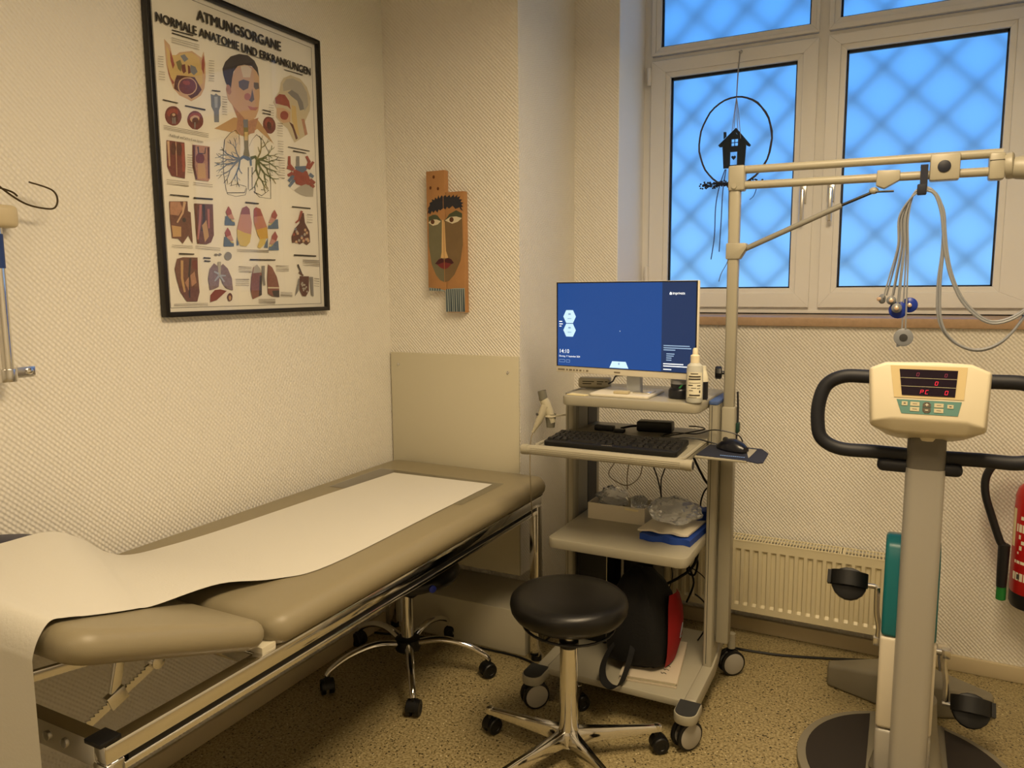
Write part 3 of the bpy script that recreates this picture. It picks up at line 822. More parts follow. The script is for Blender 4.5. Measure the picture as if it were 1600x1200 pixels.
('ink2',(109,435,127,436,127,435,109,434)),
('ink2',(108,428,127,428,127,427,108,427)),
('ink2',(108,421,126,421,126,420,108,420)),
('ink2',(107,414,126,414,126,413,107,413)),
('ink2',(600,334,628,334,628,332,600,332)),
('ink2',(599,325,627,325,627,324,599,324)),
('ink2',(599,316,627,316,627,315,599,315)),
('ink2',(598,308,626,307,626,306,598,306)),
('ink2',(622,113,649,111,649,109,622,111)),
('ink2',(621,104,649,102,648,100,621,103)),
('ink2',(621,95,648,93,648,92,621,94)),
('ink2',(620,86,648,84,647,83,620,85)),
]

PT = thing('anatomy_poster', 'framed anatomy chart of the respiratory organs with a man\'s head', 'poster', (0, 1.803, 1.33))
fy0, fy1, fz0_, fz1 = 1.457, 2.149, 1.327, 2.263
f = G()
for (a, b, c, d) in ((fy0, fz0_, fy0+.014, fz1), (fy1-.014, fz0_, fy1, fz1), (fy0+.014, fz0_, fy1-.014, fz0_+.014), (fy0+.014, fz1-.014, fy1-.014, fz1)): f.box(.002, a, b, .024, c, d)
f.build('frame', 'frame_black', PT, bev=.0015)
G().box(.002, fy0+.012, fz0_+.012, .008, fy1-.012, fz1-.012).build('backing_board', 'backing', PT, flat=True)
G().box(.008, fy0+.013, fz0_+.013, .0085, fy1-.013, fz1-.013).build('chart_sheet', 'poster_paper', PT, flat=True)
pr = G()
for i, (c, flat_) in enumerate(ART):
    xx = .0088+i*.00001
    pts = [(xx, 1.46+flat_[k]/1000, 1.33+flat_[k+1]/1000) for k in range(0, len(flat_), 2)]
    pr.add(pts, [list(range(len(pts)))], PK.index(c))
U, V = (0,1,0), (0,0,1)
ik = PK.index('ink')
for q in range(4): # struck several times with a small shift for a bold face
    lettering(pr, 'ATMUNGSORGANE', (.0135+q*.00005, 1.46+.171+q*.0013, 1.33+.852+(q % 2)*.0014), U, V, .334, .029, ik)
    lettering(pr, 'NORMALE ANATOMIE UND ERKRANKUNGEN', (.0135+q*.00005, 1.46+.032+q*.0010, 1.33+.808+(q % 2)*.0011), U, V, .612, .024, ik)
lettering(pr, 'Kehlkopf und Schlund von hinten', (.0135, 1.46+.055, 1.33+.505), U, V, .114, .007, ik)
for (a, b, c, d) in ((.024, .022, .0255, .905), (.658, .022, .6595, .905), (.024, .022, .6595, .0232), (.024, .9038, .6595, .905)):
    pr.box(.0088, 1.46+a, 1.33+b, .009, 1.46+c, 1.33+d, ik)
pr.build('print', ['print_'+k for k in PK], PT, flat=True)
G().add([(.0175, fy0+.013, fz0_+.013), (.0175, fy1-.013, fz0_+.013), (.0175, fy1-.013, fz1-.013), (.0175, fy0+.013, fz1-.013)], [(0,1,2,3)]).build('pane', 'poster_glass', PT, flat=True)

# ================================================================ painted wooden face on the pier
mat('pine', (172, 126, 80), .5, noise=(18, .2)); mat('knot', (96, 52, 22), .6)
mat('mask_hair', (42, 42, 52), .6); mat('mask_grey', (112, 108, 84), .6, noise=(25, .15)); mat('mask_brown', (120, 98, 68), .6, noise=(25, .15)); mat('mask_eye', (214, 204, 176), .5); mat('mask_iris', (88, 52, 28), .5); mat('mask_lid', (74, 80, 58), .6); mat('mask_lip', (70, 28, 34), .5); mat('mask_lip2', (120, 44, 46), .5); mat('mask_nose', (214, 178, 124), .5); mat('mask_shirt', (150, 160, 158), .6); mat('mask_stripe', (52, 70, 82), .6)
MK = thing('wooden_face_plaque', 'two offset pine boards painted with a long face', 'wall art', (.295, 2.53, 1.31))
YF = 2.512
bl = G().box(.212, YF, 1.395, .2955, 2.539, 1.852).build('board', 'pine', MK, bev=.001)
br_ = G().box(.297, YF, 1.310, .380, 2.539, 1.768).build('board', 'pine', MK, bev=.001)
def paint(g, pts, mi, lay): # flat paint on the front of the boards (x, z)
    y = YF-.0003-lay*.00012; g.add([(a, y, b) for a, b in pts], [list(range(len(pts)))], mi)
pm = ['mask_grey','mask_brown','mask_hair','mask_eye','mask_iris','mask_lid','mask_lip','mask_lip2','mask_nose','mask_shirt','mask_stripe','knot']
def zc(zx, zy): # measured on the plaque: 0..576 across, 0..1200 down
    return (.2125+(zx-137)/4.8*.00300, 1.852-(zy-85)/4.8*.002455)
def zp(l): return [zc(*q) for q in l]
gl = G(); gr = G()
paint(gl, zp([(148,420),(200,405),(240,450),(256,455),(256,915),(225,900),(195,860),(165,780),(146,640)]), 0, 0)
paint(gr, zp([(260,455),(300,420),(350,400),(392,410),(394,640),(375,760),(330,860),(290,905),(260,915)]), 1, 0)
paint(gl, zp([(148,425),(180,408),(215,415),(238,450),(190,445),(150,450)]), 5, 1); paint(gr, zp([(270,455),(300,410),(350,385),(392,410),(392,440),(330,430)]), 5, 1)
paint(gl, zp([(146,465),(175,442),(210,445),(238,460),(215,482),(180,490)]), 3, 2); paint(gr, zp([(268,455),(305,432),(350,430),(390,445),(360,470),(320,482)]), 3, 2)
paint(gl, zp([(178+15*math.cos(a*.5),460+18*math.sin(a*.5)) for a in range(12)]), 4, 3); paint(gr, zp([(316+16*math.cos(a*.5),452+19*math.sin(a*.5)) for a in range(12)]), 4, 3)
paint(gl, zp([(246,450),(256,450),(256,735),(232,735),(240,690)]), 8, 2); paint(gr, zp([(260,450),(266,470),(272,680),(288,735),(260,735)]), 8, 2)
paint(gl, zp([(190,775),(215,745),(238,733),(256,745),(256,790),(230,790)]), 6, 3); paint(gr, zp([(260,745),(285,733),(310,745),(328,772),(290,790),(260,790)]), 6, 3)
paint(gl, zp([(205,782),(256,765),(256,818),(230,805)]), 7, 4); paint(gr, zp([(260,765),(310,778),(285,808),(260,818)]), 7, 4)
paint(gl, zp([(141,400),(150,365),(145,360),(160,335),(158,318),(178,310),(175,292),(195,300),(200,280),(215,295),(225,265),(232,290),(248,268),(256,280),(256,365),(235,380),(225,370),(215,395),(200,375),(185,395),(175,378),(160,405),(152,390)]), 2, 3)
paint(gr, zp([(260,280),(275,268),(285,285),(305,270),(312,290),(335,270),(338,290),(362,272),(358,292),(382,285),(372,305),(395,310),(382,325),(402,335),(388,345),(400,365),(385,365),(400,395),(382,382),(375,365),(345,375),(325,350),(300,370),(285,355),(272,375),(260,362)]), 2, 3)
paint(gl, zp([(141,955),(200,962),(256,975),(256,985),(141,978)]), 9, 1)
paint(gr, zp([(264,970),(330,962),(402,962),(402,1140),(264,1140)]), 9, 1)
for i in range(9): paint(gr, zp([(268+i*15,968),(275+i*15,966),(277+i*15+(i%3)*2,1138),(268+i*15+(i%2)*4,1138)]), 10, 2)
for i in range(5): paint(gl, zp([(146+i*18,960),(154+i*18,962),(152+i*18,980),(146+i*18,980)]), 10, 2)
for (a, b) in ((192,130),(167,208),(222,218)): paint(gl, zp([(a+9*math.cos(t*.9),b+13*math.sin(t*.9)) for t in range(7)]), 11, 2)
for q in (gl.build('painted_half_face', pm, bl, flat=True), gr.build('painted_half_face', pm, br_, flat=True)): q['kind'] = 'stuff'

# ================================================================ protective plate behind the couch
PP = thing('wall_protection_plate', 'large plain grey plate screwed to the pier behind the couch', 'plate', (.302, 2.535, .284))
G().box(.006, 2.530, .284, .5985, 2.5395, 1.145).build('plate', 'panel', PP, bev=.0015)
for (x, z) in ((.045, 1.095), (.553, 1.083)): G().lathe([(.006, 0), (.006, .002), (.003, .0035)], (x, 2.530, z), (0,-1,0), 10).build('screw', 'chrome_dull', PP)

# ================================================================ wire hanger, rod and strap at the left edge
mat('wire', (92, 80, 62), .35, .9); mat('beige_plastic', (196, 182, 150), .45); mat('blue_label', (38, 62, 120), .5)
HG = thing('wire_hook', 'bent wire hanger hook on a beige wall knob at the left edge', 'hook', (.02, 1.05, 1.60))
G().tube([(.055, .93, 1.70), (.05, 1.00, 1.655), (.05, 1.04, 1.625), (.052, 1.075, 1.605), (.055, 1.11, 1.598), (.058, 1.138, 1.60), (.058, 1.148, 1.622), (.058, 1.135, 1.643), (.056, 1.085, 1.655)], .0022, 6).tube([(.055, .93, 1.64), (.05, 1.00, 1.638), (.05, 1.045, 1.63), (.053, 1.058, 1.62)], .0022, 6).build('hook_wire', 'wire', HG)
G().rbox(.002, 1.005, 1.548, .05, 1.062, 1.60, .012).build('knob', 'beige_plastic', HG)
G().lathe([(.009,0),(.009,.004),(.004,.006)], (.003, 1.069, 1.568), (1,0,0), 12).build('screw', 'chrome_dull', HG)
RD = thing('measuring_rod', 'upright chrome rod held by a wall bracket at the left edge', 'rod', (.045, 1.0, 1.19))
G().tube([(.045, 1.004, 1.195), (.045, 1.004, 1.545)], .016, 16, 0).build('rod', 'chrome', RD)
G().cyl((.045, 1.004, 1.455), (.045, 1.004, 1.532), .0168, n=16).build('scale_label', 'blue_label', RD)
b_ = G(); b_.box(.002, .93, 1.2, .0055, 1.092, 1.222); b_.cyl((.045, 1.004, 1.195), (.045, 1.004, 1.225), .021, n=18); b_.box(.004, .99, 1.2, .045, 1.018, 1.222); b_.build('bracket', 'chrome_dull', RD, bev=.001)
G().lathe([(.008,0),(.008,.003),(.003,.005)], (.0055, 1.078, 1.211), (1,0,0), 12).build('screw', 'chrome', RD)

# ================================================================ examination couch
CO = thing('examination_couch', 'long beige vinyl examination couch with raised headrest and chrome frame', 'couch', (.37, 1.6, 0))
def pad(x0, x1, y0, y1, z0, z1, xf=None, r=.036, cr=.05):
    """upholstered slab: rounded plan corners and pillowy edge"""
    g = G(xf); prof = []
    for k in range(9):
        a = -PI/2+PI*k/8; prof.append((r*math.cos(a), (z0+z1)/2+(z1-z0)/2*math.sin(a)))
    rings = [(-.03, z0)]+[(o-r, z) for o, z in prof]+[(-r-.05, z1+.002), (-r-.14, z1+.003)]
    vs = []; fs = []; n = 0
    for (off, z) in rings:
        ring = []
        for (cx, cy, a0) in ((x1-cr, y1-cr, 0), (x0+cr, y1-cr, 90), (x0+cr, y0+cr, 180), (x1-cr, y0+cr, 270)):
            for k in range(7):
                a = math.radians(a0+15*k); rad = max(cr+off, .004)
                ring.append((cx+rad*math.cos(a)+(min(0, cr+off)*math.copysign(1, math.cos(math.radians(a0+45)))), cy+rad*math.sin(a)+(min(0, cr+off)*math.copysign(1, math.sin(math.radians(a0+45)))), z))
        vs += ring; n = len(ring)
    m = len(rings)
    for i in range(m-1):
        for k in range(n): fs.append((i*n+k, i*n+(k+1) % n, (i+1)*n+(k+1) % n, (i+1)*n+k))
    fs.append(tuple(range(n-1,-1,-1))); fs.append(tuple((m-1)*n+k for k in range(n)))
    return g.add(vs, fs)
pad(.022, .735, 1.118, 2.515, .632, .706).build('mattress', 'couch_vinyl', CO, sharp=60)
HX = Matrix.Translation((0, 1.085, .668)) @ Matrix.Rotation(math.radians(-20.5), 4, 'X')
pad(.022, .735, -.432, .022, -.016, .044, HX, r=.030).build('headrest', 'couch_vinyl', CO, sharp=60)
fm = G()
fm.box(.690, .735, .603, .722, 2.47, .637); fm.box(.694, .75, .575, .718, 2.46, .589)
fm.box(.035, .735, .603, .067, 2.47, .637)
fm.box(.067, .735, .590, .690, .765, .640); fm.box(.067, 2.44, .603, .690, 2.47, .637); fm.box(.067, 1.10, .60, .690, 1.13, .63)
fm.build('frame_rail', 'chrome', CO, bev=.003)
G().box(.694, .78, .589, .716, 2.44, .603).build('rail_groove', 'black_plastic', CO)
for (x, y) in ((.706, .750), (.051, .750), (.706, 2.452), (.051, 2.452)):
    lg = G().box(x-.018, y-.018, .02, x+.018, y+.018, .6028).build('leg', 'chrome', CO, bev=.003)
    G().cyl((x, y, 0), (x, y, .022), .02, n=14).build('foot', 'black_plastic', lg)
G().box(.680, .725, .639, .724, .765, .648).build('end_cap', 'black_plastic', CO, bev=.002)
G().box(.680, 2.45, .6372, .7225, 2.478, .645).build('end_cap', 'black_plastic', CO, bev=.002)
for x in (.56, .61): G().lathe([(.009,0),(.009,.004),(.005,.006)], (x, .735, .615), (0,-1,0), 12).build('bolt', 'steel', CO)
for y in (1.115, 1.47, 1.80, 2.17, 2.40): G().box(.68, y-.02, .6365, .715, y+.02, .652).build('spacer_block', 'cream_paint', CO, bev=.002)
# ratchet strut of the headrest
RT = G(); a = Vector((.40, .865, .485)); b2 = Vector((.40, 1.075, .562)); d = (b2-a).normalized(); nrm = Vector((0, -d.z, d.y))
pts = [a-nrm*.010, b2-nrm*.010, b2+nrm*.008]
for i in range(22, -1, -1):
    q = a+d*((b2-a).length*i/22); pts += [q+nrm*(.010 if 2 < i < 20 else .008), q+nrm*(.004 if 2 < i < 20 else .008)-d*.002]
RT.ext(pts, (.006, 0, 0)); RT.build('ratchet_bar', 'chrome_dull', CO, flat=True)
RB = G(); c = a+d*.115
RB.bar(c-d*.022, c+d*.022, .018, .034, up=nrm); RB.build('ratchet_catch', 'chrome_dull', CO, bev=.002)
lk = G(); lk.bar(c+nrm*.012, Vector((.40, 1.0, .655)), .012, .022, up=(0,1,0)); lk.bar(b2, Vector((.40, 1.03, .64)), .012, .026, up=(0,1,0)); lk.cyl((.385, 1.072, .563), (.415, 1.072, .563), .017, n=14); lk.build('strut_arm', 'chrome_dull', CO, bev=.002)
hb = G(); hb.bar((.40, .80, .655), (.40, 1.05, .615), .012, .022); hb.bar((.10, .80, .655), (.10, 1.05, .615), .012, .022); hb.bar((.10, .80, .655), (.406, .80, .655), .014, .014); hb.build('roll_holder_arm', 'chrome_dull', CO, bev=.002)

# pillow under the paper
mat('navy_vinyl', (34, 36, 62), .45, bump=(400, .1)); mat('couch_paper', (.66, .64, .58), .75, bump=(160, .25)); mat('film_edge', (200, 190, 160), .3)
PX = Matrix.Translation((.140, .955, .804)) @ Matrix.Rotation(math.radians(-14), 4, 'X')
tag(G(PX).ball((0,0,0), .125, .085, .047, 28, 16, pw=.75).build('pillow', 'navy_vinyl', sharp=80), 'dark blue pillow peeking from under the paper at the couch headrest', 'pillow')

# paper sheet: rows of (left edge, right edge), lying flat, rising over the headrest, hanging down at the end
rowsL = [(.19,2.28,.7105),(.165,1.9,.7105),(.148,1.5,.7105),(.13,1.32,.7125),(.125,1.22,.722),(.160,1.135,.762),(.185,1.06,.822),(.19,.985,.863),(.19,.88,.868),(.195,.76,.872),(.195,.685,.882),(.2,.652,.85),(.2,.648,.76),(.2,.645,.4),(.2,.642,.06)]
rowsR = [(.612,2.292,.7105),(.618,1.9,.7105),(.624,1.42,.7105),(.575,1.28,.7145),(.535,1.15,.742),(.565,.965,.770),(.585,.91,.788),(.610,.85,.810),(.635,.78,.836),(.652,.73,.856),(.660,.695,.862),(.668,.664,.825),(.670,.657,.76),(.672,.654,.4),(.674,.652,.06)]
Lp = catmull(rowsL, 6); Rp = catmull(rowsR, 6); rows = []
for i, (a, b) in enumerate(zip(Lp, Rp)):
    t = i/(len(Lp)-1); row = []
    for k in range(17):
        s = k/16; q = a.lerp(b, s)
        if 2.6/14 < t < 5.6/14:
            wv = math.sin(PI*(t-2.6/14)/(3/14)); q.z += .012*wv*math.sin(PI*s)
            q.z = max(q.z, .7105)
        if t > 11/14: q.y -= .008*math.sin(s*9+t*3)*min(1, (t-11/14)*6)
        row.append(q)
    rows.append(row)
pg = G().grid(rows)
tag(pg.build('couch_paper', 'couch_paper', sharp=24), 'white paper sheet rolled out along the couch and hanging over its headrest', 'paper sheet')
# clear foot cover under the paper's far end
fl = G().grid([[(x, y, .7098+.0003*math.sin(x*40)) for x in (.10,.2,.35,.5,.60,.645)] for y in (2.02,2.1,2.2,2.32)])
tag(fl.build('foot_cover', 'clear_film', origin=(.37,2.17,.706)), 'clear plastic foot cover showing beyond the far end of the couch paper', 'plastic sheet')
# ================================================================ stools
mat('seat_black', (15, 14, 14), .36, bump=(500, .1)); mat('caster_black', (13, 13, 14), .45); mat('glow_blue', (40, 60, 190), .35)
def caster(parent, x, y, ang, r=.026, top=.075):
    """twin wheel swivel caster under (x, y)"""
    d = Vector((math.cos(ang), math.sin(ang), 0)); s = Vector((-d.y, d.x, 0)); c = Vector((x, y, r)) - d*.006
    h = G()
    arc = [c+Vector((0,0,0))]
    pts = [c+d*(r*1.05)*math.cos(t)+Vector((0,0,1))*(r*1.12)*math.sin(t) for t in [PI*k/10 for k in range(11)]]
    h.ext([p-s*.011 for p in pts], s*.022); h.cyl((x, y, r), (x, y, top), .0075, n=10)
    ho = h.build('caster', 'caster_black', parent)
    for q in (-1, 1):
        G().lathe([(.004, 0), (r-.004, 0), (r, .003), (r, .014), (r-.003, .017), (r*.5, .017), (r*.45, .015), (.003, .015)], c+s*q*.006, s*q, 20).build('wheel', 'caster_black', ho)
    return ho
# --- front stool
SX, SY = 1.055, 1.945
ST = thing('swivel_stool', 'black round padded swivel stool with straight chrome star base before the trolley', 'stool', (SX, SY, 0))
G().lathe([(.02,.445),(.135,.448),(.16,.455),(.170,.470),(.173,.488),(.170,.503),(.160,.513),(.14,.518),(.08,.5195),(.01,.520)], (SX,SY,0), n=48).build('seat', 'seat_black', ST, sharp=60)
G().lathe([(.01,.435),(.125,.435),(.125,.4455),(.01,.4455)], (SX,SY,0), n=32).build('seat_plate', 'black_plastic', ST)
ring = [(SX+.135*math.cos(2*PI*k/32), SY+.135*math.sin(2*PI*k/32), .424+.004*math.sin(2*PI*k/16)) for k in range(33)]
lv = G(); lv.tube(ring, .004, 8, 0)
for a in (.4, 2.5, 4.6): lv.tube([(SX+.135*math.cos(a), SY+.135*math.sin(a), .424), (SX+.06*math.cos(a), SY+.06*math.sin(a), .434)], .0035, 6, 0)
lv.build('release_ring', 'black_plastic', ST)
G().cyl((SX,SY,.36), (SX,SY,.437), .015, n=18).build('piston', 'chrome', ST)
G().lathe([(.027,.355),(.029,.36),(.029,.372),(.02,.376)], (SX,SY,0), n=24).build('collar', 'black_plastic', ST)
G().lathe([(.030,.085),(.029,.12),(.027,.20),(.0265,.356)], (SX,SY,0), n=28).build('column', 'chrome', ST)
G().lathe([(.01,.045),(.032,.048),(.036,.06),(.034,.09),(.030,.098)], (SX,SY,0), n=24).build('hub', 'chrome', ST)
for k in range(5):
    a = math.radians(178-72*k); d = Vector((math.cos(a), math.sin(a), 0)); s = Vector((-d.y, d.x, 0)); c = Vector((SX, SY, 0))
    lg = G(); A = c+d*.022; B = c+d*.285
    P = []
    for (q, zb, zt, wb, wt) in ((A, .056, .100, .020, .012), (c+d*.15, .062, .092, .015, .009), (B, .068, .086, .011, .008)):
        P += [q+s*wb+Vector((0,0,zb)), q-s*wb+Vector((0,0,zb)), q-s*wt+Vector((0,0,zt)), q+s*wt+Vector((0,0,zt))]
    lg.add(P, [(0,1,2,3),(11,10,9,8)]+[(i*4+j, (i+1)*4+j, (i+1)*4+(j+1) % 4, i*4+(j+1) % 4) for i in range(2) for j in range(4)])
    lg.cyl(B-d*.012+Vector((0,0,.066)), B-d*.012+Vector((0,0,.088)), .011, n=12)
    lo_ = lg.build('leg', 'chrome', ST, bev=.002)
    e = B-d*.012; caster(lo_, e.x, e.y, a+1.2+k, .026)
# --- stool pushed under the couch
SX, SY = .322, 2.16
S2 = thing('under_couch_stool', 'black seat stool on an arched chrome star base pushed under the couch', 'stool', (SX, SY, 0))
G().lathe([(.02,.355),(.17,.36),(.19,.37),(.197,.385),(.19,.402),(.17,.412),(.01,.415)], (SX,SY,0), n=40).build('seat', 'seat_black', S2, sharp=60)
G().box(SX-.09, SY-.09, .330, SX+.09, SY+.09, .356).build('tilt_mechanism', 'black_plastic', S2, bev=.005)
G().lathe([(.008,0),(.013,.004),(.013,.014),(.006,.018)], (SX+.165, SY-.085, .382), (.85,-.5,0), 16).build('blue_glow_dot', 'glow_blue', S2)  # added dot, no real knob: its blue colour stands for a small LED glow
G().lathe([(.023,.13),(.023,.3315)], (SX,SY,0), n=24).build('column', 'chrome', S2)
G().lathe([(.02,.085),(.045,.09),(.05,.105),(.046,.13),(.025,.138)], (SX,SY,0), n=24).build('hub', 'black_plastic', S2)
for k in range(5):
    a = math.radians(20+72*k); d = Vector((math.cos(a), math.sin(a), 0)); c = Vector((SX, SY, 0))
    pts = [c+d*.035+Vector((0,0,.115)), c+d*.12+Vector((0,0,.132)), c+d*.21+Vector((0,0,.118)), c+d*.28+Vector((0,0,.085)), c+d*.302+Vector((0,0,.062))]
    lg = G(); lg.loft([(p, (.016-.006*i/24, .013-.004*i/24)) for i, p in enumerate(catmull(pts, 6))], 12)
    lo_ = lg.build('leg', 'chrome', S2)
    e = c+d*.302; caster(lo_, e.x, e.y, a+.7+k*1.3, .027, .064)
# ================================================================ equipment trolley
TR = thing('equipment_trolley', 'beige metal equipment trolley with shelves, keyboard tray and cable arm', 'trolley', (1.1, 2.43, 0))
def rrect(x0, y0, x1, y1, r, n=5, corners=(1,1,1,1)):
    P = []
    for (cx, cy, a0, on) in ((x1-r, y1-r, 0, corners[0]), (x0+r, y1-r, 90, corners[1]), (x0+r, y0+r, 180, corners[2]), (x1-r, y0+r, 270, corners[3])):
        if on:
            for k in range(n+1):
                a = math.radians(a0+90*k/n); P.append((cx+r*math.cos(a), cy+r*math.sin(a)))
        else: P.append((cx+math.copysign(r, math.cos(math.radians(a0+45))), cy+math.copysign(r, math.sin(math.radians(a0+45)))))
    return P
def slab(x0, y0, x1, y1, z0, z1, r, name, m, parent, bev=.004):
    return G().ext([(a, b, z0) for a, b in rrect(x0, y0, x1, y1, r)], (0, 0, z1-z0)).build(name, m, parent, bev=bev)
for side, (xa, xb) in enumerate(((.832, .868), (1.336, 1.372))):
    prof = [(2.200,.082),(2.200,.122),(2.206,.13),(2.44,.13),(2.50,.142),(2.56,.168),(2.62,.185),(2.72,.19),(2.72,.16),(2.63,.155),(2.58,.135),(2.53,.105),(2.48,.085)]
    G().ext([(xa, a, b) for a, b in prof], (xb-xa, 0, 0)).build('base_rail', 'cart_paint', TR, bev=.003)
    x0 = (.832, 1.336)[side]
    cl = G().ext([(a, b, .13) for a, b in rrect(x0, 2.433, x0+.03, 2.70, .008, 3)], (0, 0, .893)).build('column', 'cart_paint', TR)
    gv = G()
    for y in (2.462, 2.475): gv.box(x0+.0298, y, .19, x0+.0304, y+.0028, 1.02)
    gv.box(x0+.0108, 2.4324, .14, x0+.0125, 2.434, 1.02)
    gv.build('groove', 'cart_groove', cl)
    G().ext([(a, b, 1.023) for a, b in rrect(x0-.001, 2.431, x0+.031, 2.702, .009, 3)], (0, 0, .012)).build('column_cap', 'cap_blue' if side else 'cart_grey', cl, bev=.002)
mat('cap_blue', (70, 92, 140), .5)
G().box(.8618, 2.483, .20, .8632, 2.572, 1.01).build('side_panel', 'cart_grey', TR)
G().box(.8618, 2.575, .20, .8640, 2.665, 1.01).build('cable_channel', 'navy_panel', TR)
G().box(1.366, 2.48, .22, 1.3672, 2.66, .93).build('side_panel', 'cart_paint', TR)
slab(.868, 2.19, 1.336, 2.70, .104, .128, .004, 'base_shelf', 'cart_paint', TR)
slab(.868, 2.19, 1.336, 2.70, .549, .583, .03, 'middle_shelf', 'cart_paint', TR, .006)
slab(.865, 2.315, 1.333, 2.70, 1.008, 1.041, .03, 'top_shelf', 'cart_paint', TR, .006)
tray = slab(.848, 2.125, 1.332, 2.66, .880, .898, .03, 'keyboard_tray', 'cart_paint', TR, .004)
rim = [(.852, 2.66), (.852, 2.16), (.862, 2.135), (.885, 2.128), (1.295, 2.128), (1.318, 2.135), (1.328, 2.16), (1.328, 2.66)]
G().loft([((a, b, .901), .006) for a, b in rim], 8).build('tray_rim', 'cart_paint', tray)
hb = G(); hb.cyl((.845, 2.105, .895), (1.350, 2.105, .895), .0155, n=20)
for k in range(5):
    a = math.radians(150+k*18); hb.bar((.86, 2.105+.0155*math.cos(a), .895+.0155*math.sin(a)), (1.335, 2.105+.0155*math.cos(a), .895+.0155*math.sin(a)), .002, .002)
hbo = hb.build('handle_bar', 'cart_paint', TR)
for (xa, xb) in ((.826, .848), (1.347, 1.369)): G().cyl((xa, 2.105, .895), (xb, 2.105, .895), .0168, n=20).build('end_sleeve', 'cart_paint', hbo)
G().cyl((1.3685, 2.105, .895), (1.370, 2.105, .895), .012, n=16).build('end_plug', 'cart_groove', hbo)
ms = G().box(1.337, 2.25, .884, 1.492, 2.43, .891); ms.bar((1.34, 2.33, .876), (1.372, 2.50, .876), .03, .012)
ms.build('mouse_shelf', 'cart_paint', TR, bev=.002)
def big_caster(x, y, front, ang):
    ax = Vector((math.cos(ang), math.sin(ang), 0)); c = Vector((x, y, .047))
    t = G().bar(c+Vector((0,0,.004)), c+Vector((0,0,.053)), .012, .024, up=(-ax.y, ax.x, 0)).build('caster', 'black_plastic', TR, bev=.003)
    for q in (-1, 1):
        G().lathe([(.01,0),(.040,0),(.046,.003),(.047,.007),(.046,.012),(.040,.0145),(.038,.0145)], c+ax*q*.0075, ax*q, 26).build('tyre', 'black_plastic', t)
        G().lathe([(.0385,.0),(.0385,.0155),(.034,.0175),(.002,.0185)], c+ax*q*.0075, ax*q, 26).build('wheel_cap', 'wheel_cap', t)
    if front:
        P = rrect(x-.036, y-.048, x+.036, y+.046, .034, 6, (0,0,1,1))
        st = G().ext([(a, b, .096) for a, b in P], (0, 0, .030)).build('step_housing', 'cart_paint', t, bev=.004)
        P = rrect(x-.032, y-.044, x+.032, y+.044, .03, 6, (0,0,1,1))
        G().ext([(a, b, .1255) for a, b in P], (0, 0, .003)).build('step_pad', 'rubber_grey', st)
    else:
        G().cyl((x, y, .10), (x, y, .155), .014, n=12).build('stem', 'cart_paint', t)
for (x, y, fr_, an_) in ((.842, 2.155, 1, -.75), (1.356, 2.155, 1, -.62), (1.386, 2.672, 0, -.85), (.842, 2.672, 0, -.5)): big_caster(x, y, fr_, an_)
# pole with cable arm
PX_, PY_ = 1.388, 2.50
G().rbox(1.3675, 2.478, .20, 1.410, 2.524, 1.012, .006, 2).build('pole_holder', 'cart_paint', TR)
pole = G().rbox(PX_-.017, PY_-.017, 1.0, PX_+.017, PY_+.017, 1.762, .007, 3).build('pole', 'cart_paint', TR)
G().lathe([(.006,0),(.006,.012),(.018,.013),(.021,.016),(.021,.030),(.018,.034),(.004,.035)], (PX_-.014, PY_, 1.122), (-1,-.25,0), 8).build('clamp_knob', 'black_plastic', pole)
G().tube([(1.412, 2.51, 1.06), (1.414, 2.515, .98), (1.412, 2.51, .90)], .0035, 6).build('side_cord', 'cart_groove', pole)
G().rbox(1.41, 2.50, .925, 1.421, 2.525, .958, .003, 2).build('side_catch', 'dark_green' if 'dark_green' in MATS else mat('dark_green', (24, 58, 48), .5), pole)
hd = G().rbox(PX_-.02, PY_-.022, 1.700, PX_+.03, PY_+.022, 1.778, .006, 3); hd.cyl((PX_, PY_-.026, 1.714), (PX_, PY_+.026, 1.714), .008, n=12)
hd.build('pole_head', 'cart_paint', pole)
cm = G().ext([(PX_-.021, PY_-.021, 1.488), (PX_+.021, PY_-.021, 1.488), (PX_+.044, PY_-.021, 1.525), (PX_+.040, PY_-.021, 1.538), (PX_-.021, PY_-.021, 1.538)], (0, .042, 0)); cm.build('strut_clamp', 'cart_paint', pole, bev=.003)
for z in (1.7655, 1.7175): G().cyl((PX_+.018, PY_, z), (2.10, PY_, z-.008), .0125, n=14).build('arm_tube', 'cart_paint', TR)
G().cyl((PX_+.036, PY_, 1.520), (1.70, PY_, 1.640), .0085, n=12).build('gas_strut', 'cart_grey', TR)
G().cyl((1.695, PY_, 1.638), (1.785, PY_, 1.674), .0045, n=10).build('strut_rod', 'black_plastic', TR)
sb = G().ext([(1.792, PY_-.017, 1.733), (1.852, PY_-.017, 1.730), (1.852, PY_-.017, 1.702), (1.812, PY_-.017, 1.680), (1.790, PY_-.017, 1.690)], (0, .034, 0)); sb.ball((1.785, PY_, 1.677), .013, .011, .010); sb.build('strut_bracket', 'cart_paint', TR, bev=.003)
G().cyl((1.79, PY_-.006, 1.673), (1.838, PY_-.006, 1.672), .003, n=8).build('release_pin', 'black_plastic', TR)
sl = G().rbox(1.926, PY_-.024, 1.693, 2.0, PY_+.024, 1.765, .005, 2).build('arm_slider', 'cart_paint', TR)
G().lathe([(.0165,0),(.0165,.003),(.014,.004)], (1.961, PY_-.024, 1.730), (0,-1,0), 24).build('slider_button', 'navy_panel', sl)
jt = G().rbox(2.068, PY_-.024, 1.686, 2.106, PY_+.024, 1.757, .006, 2).build('arm_joint', 'cart_paint', TR)
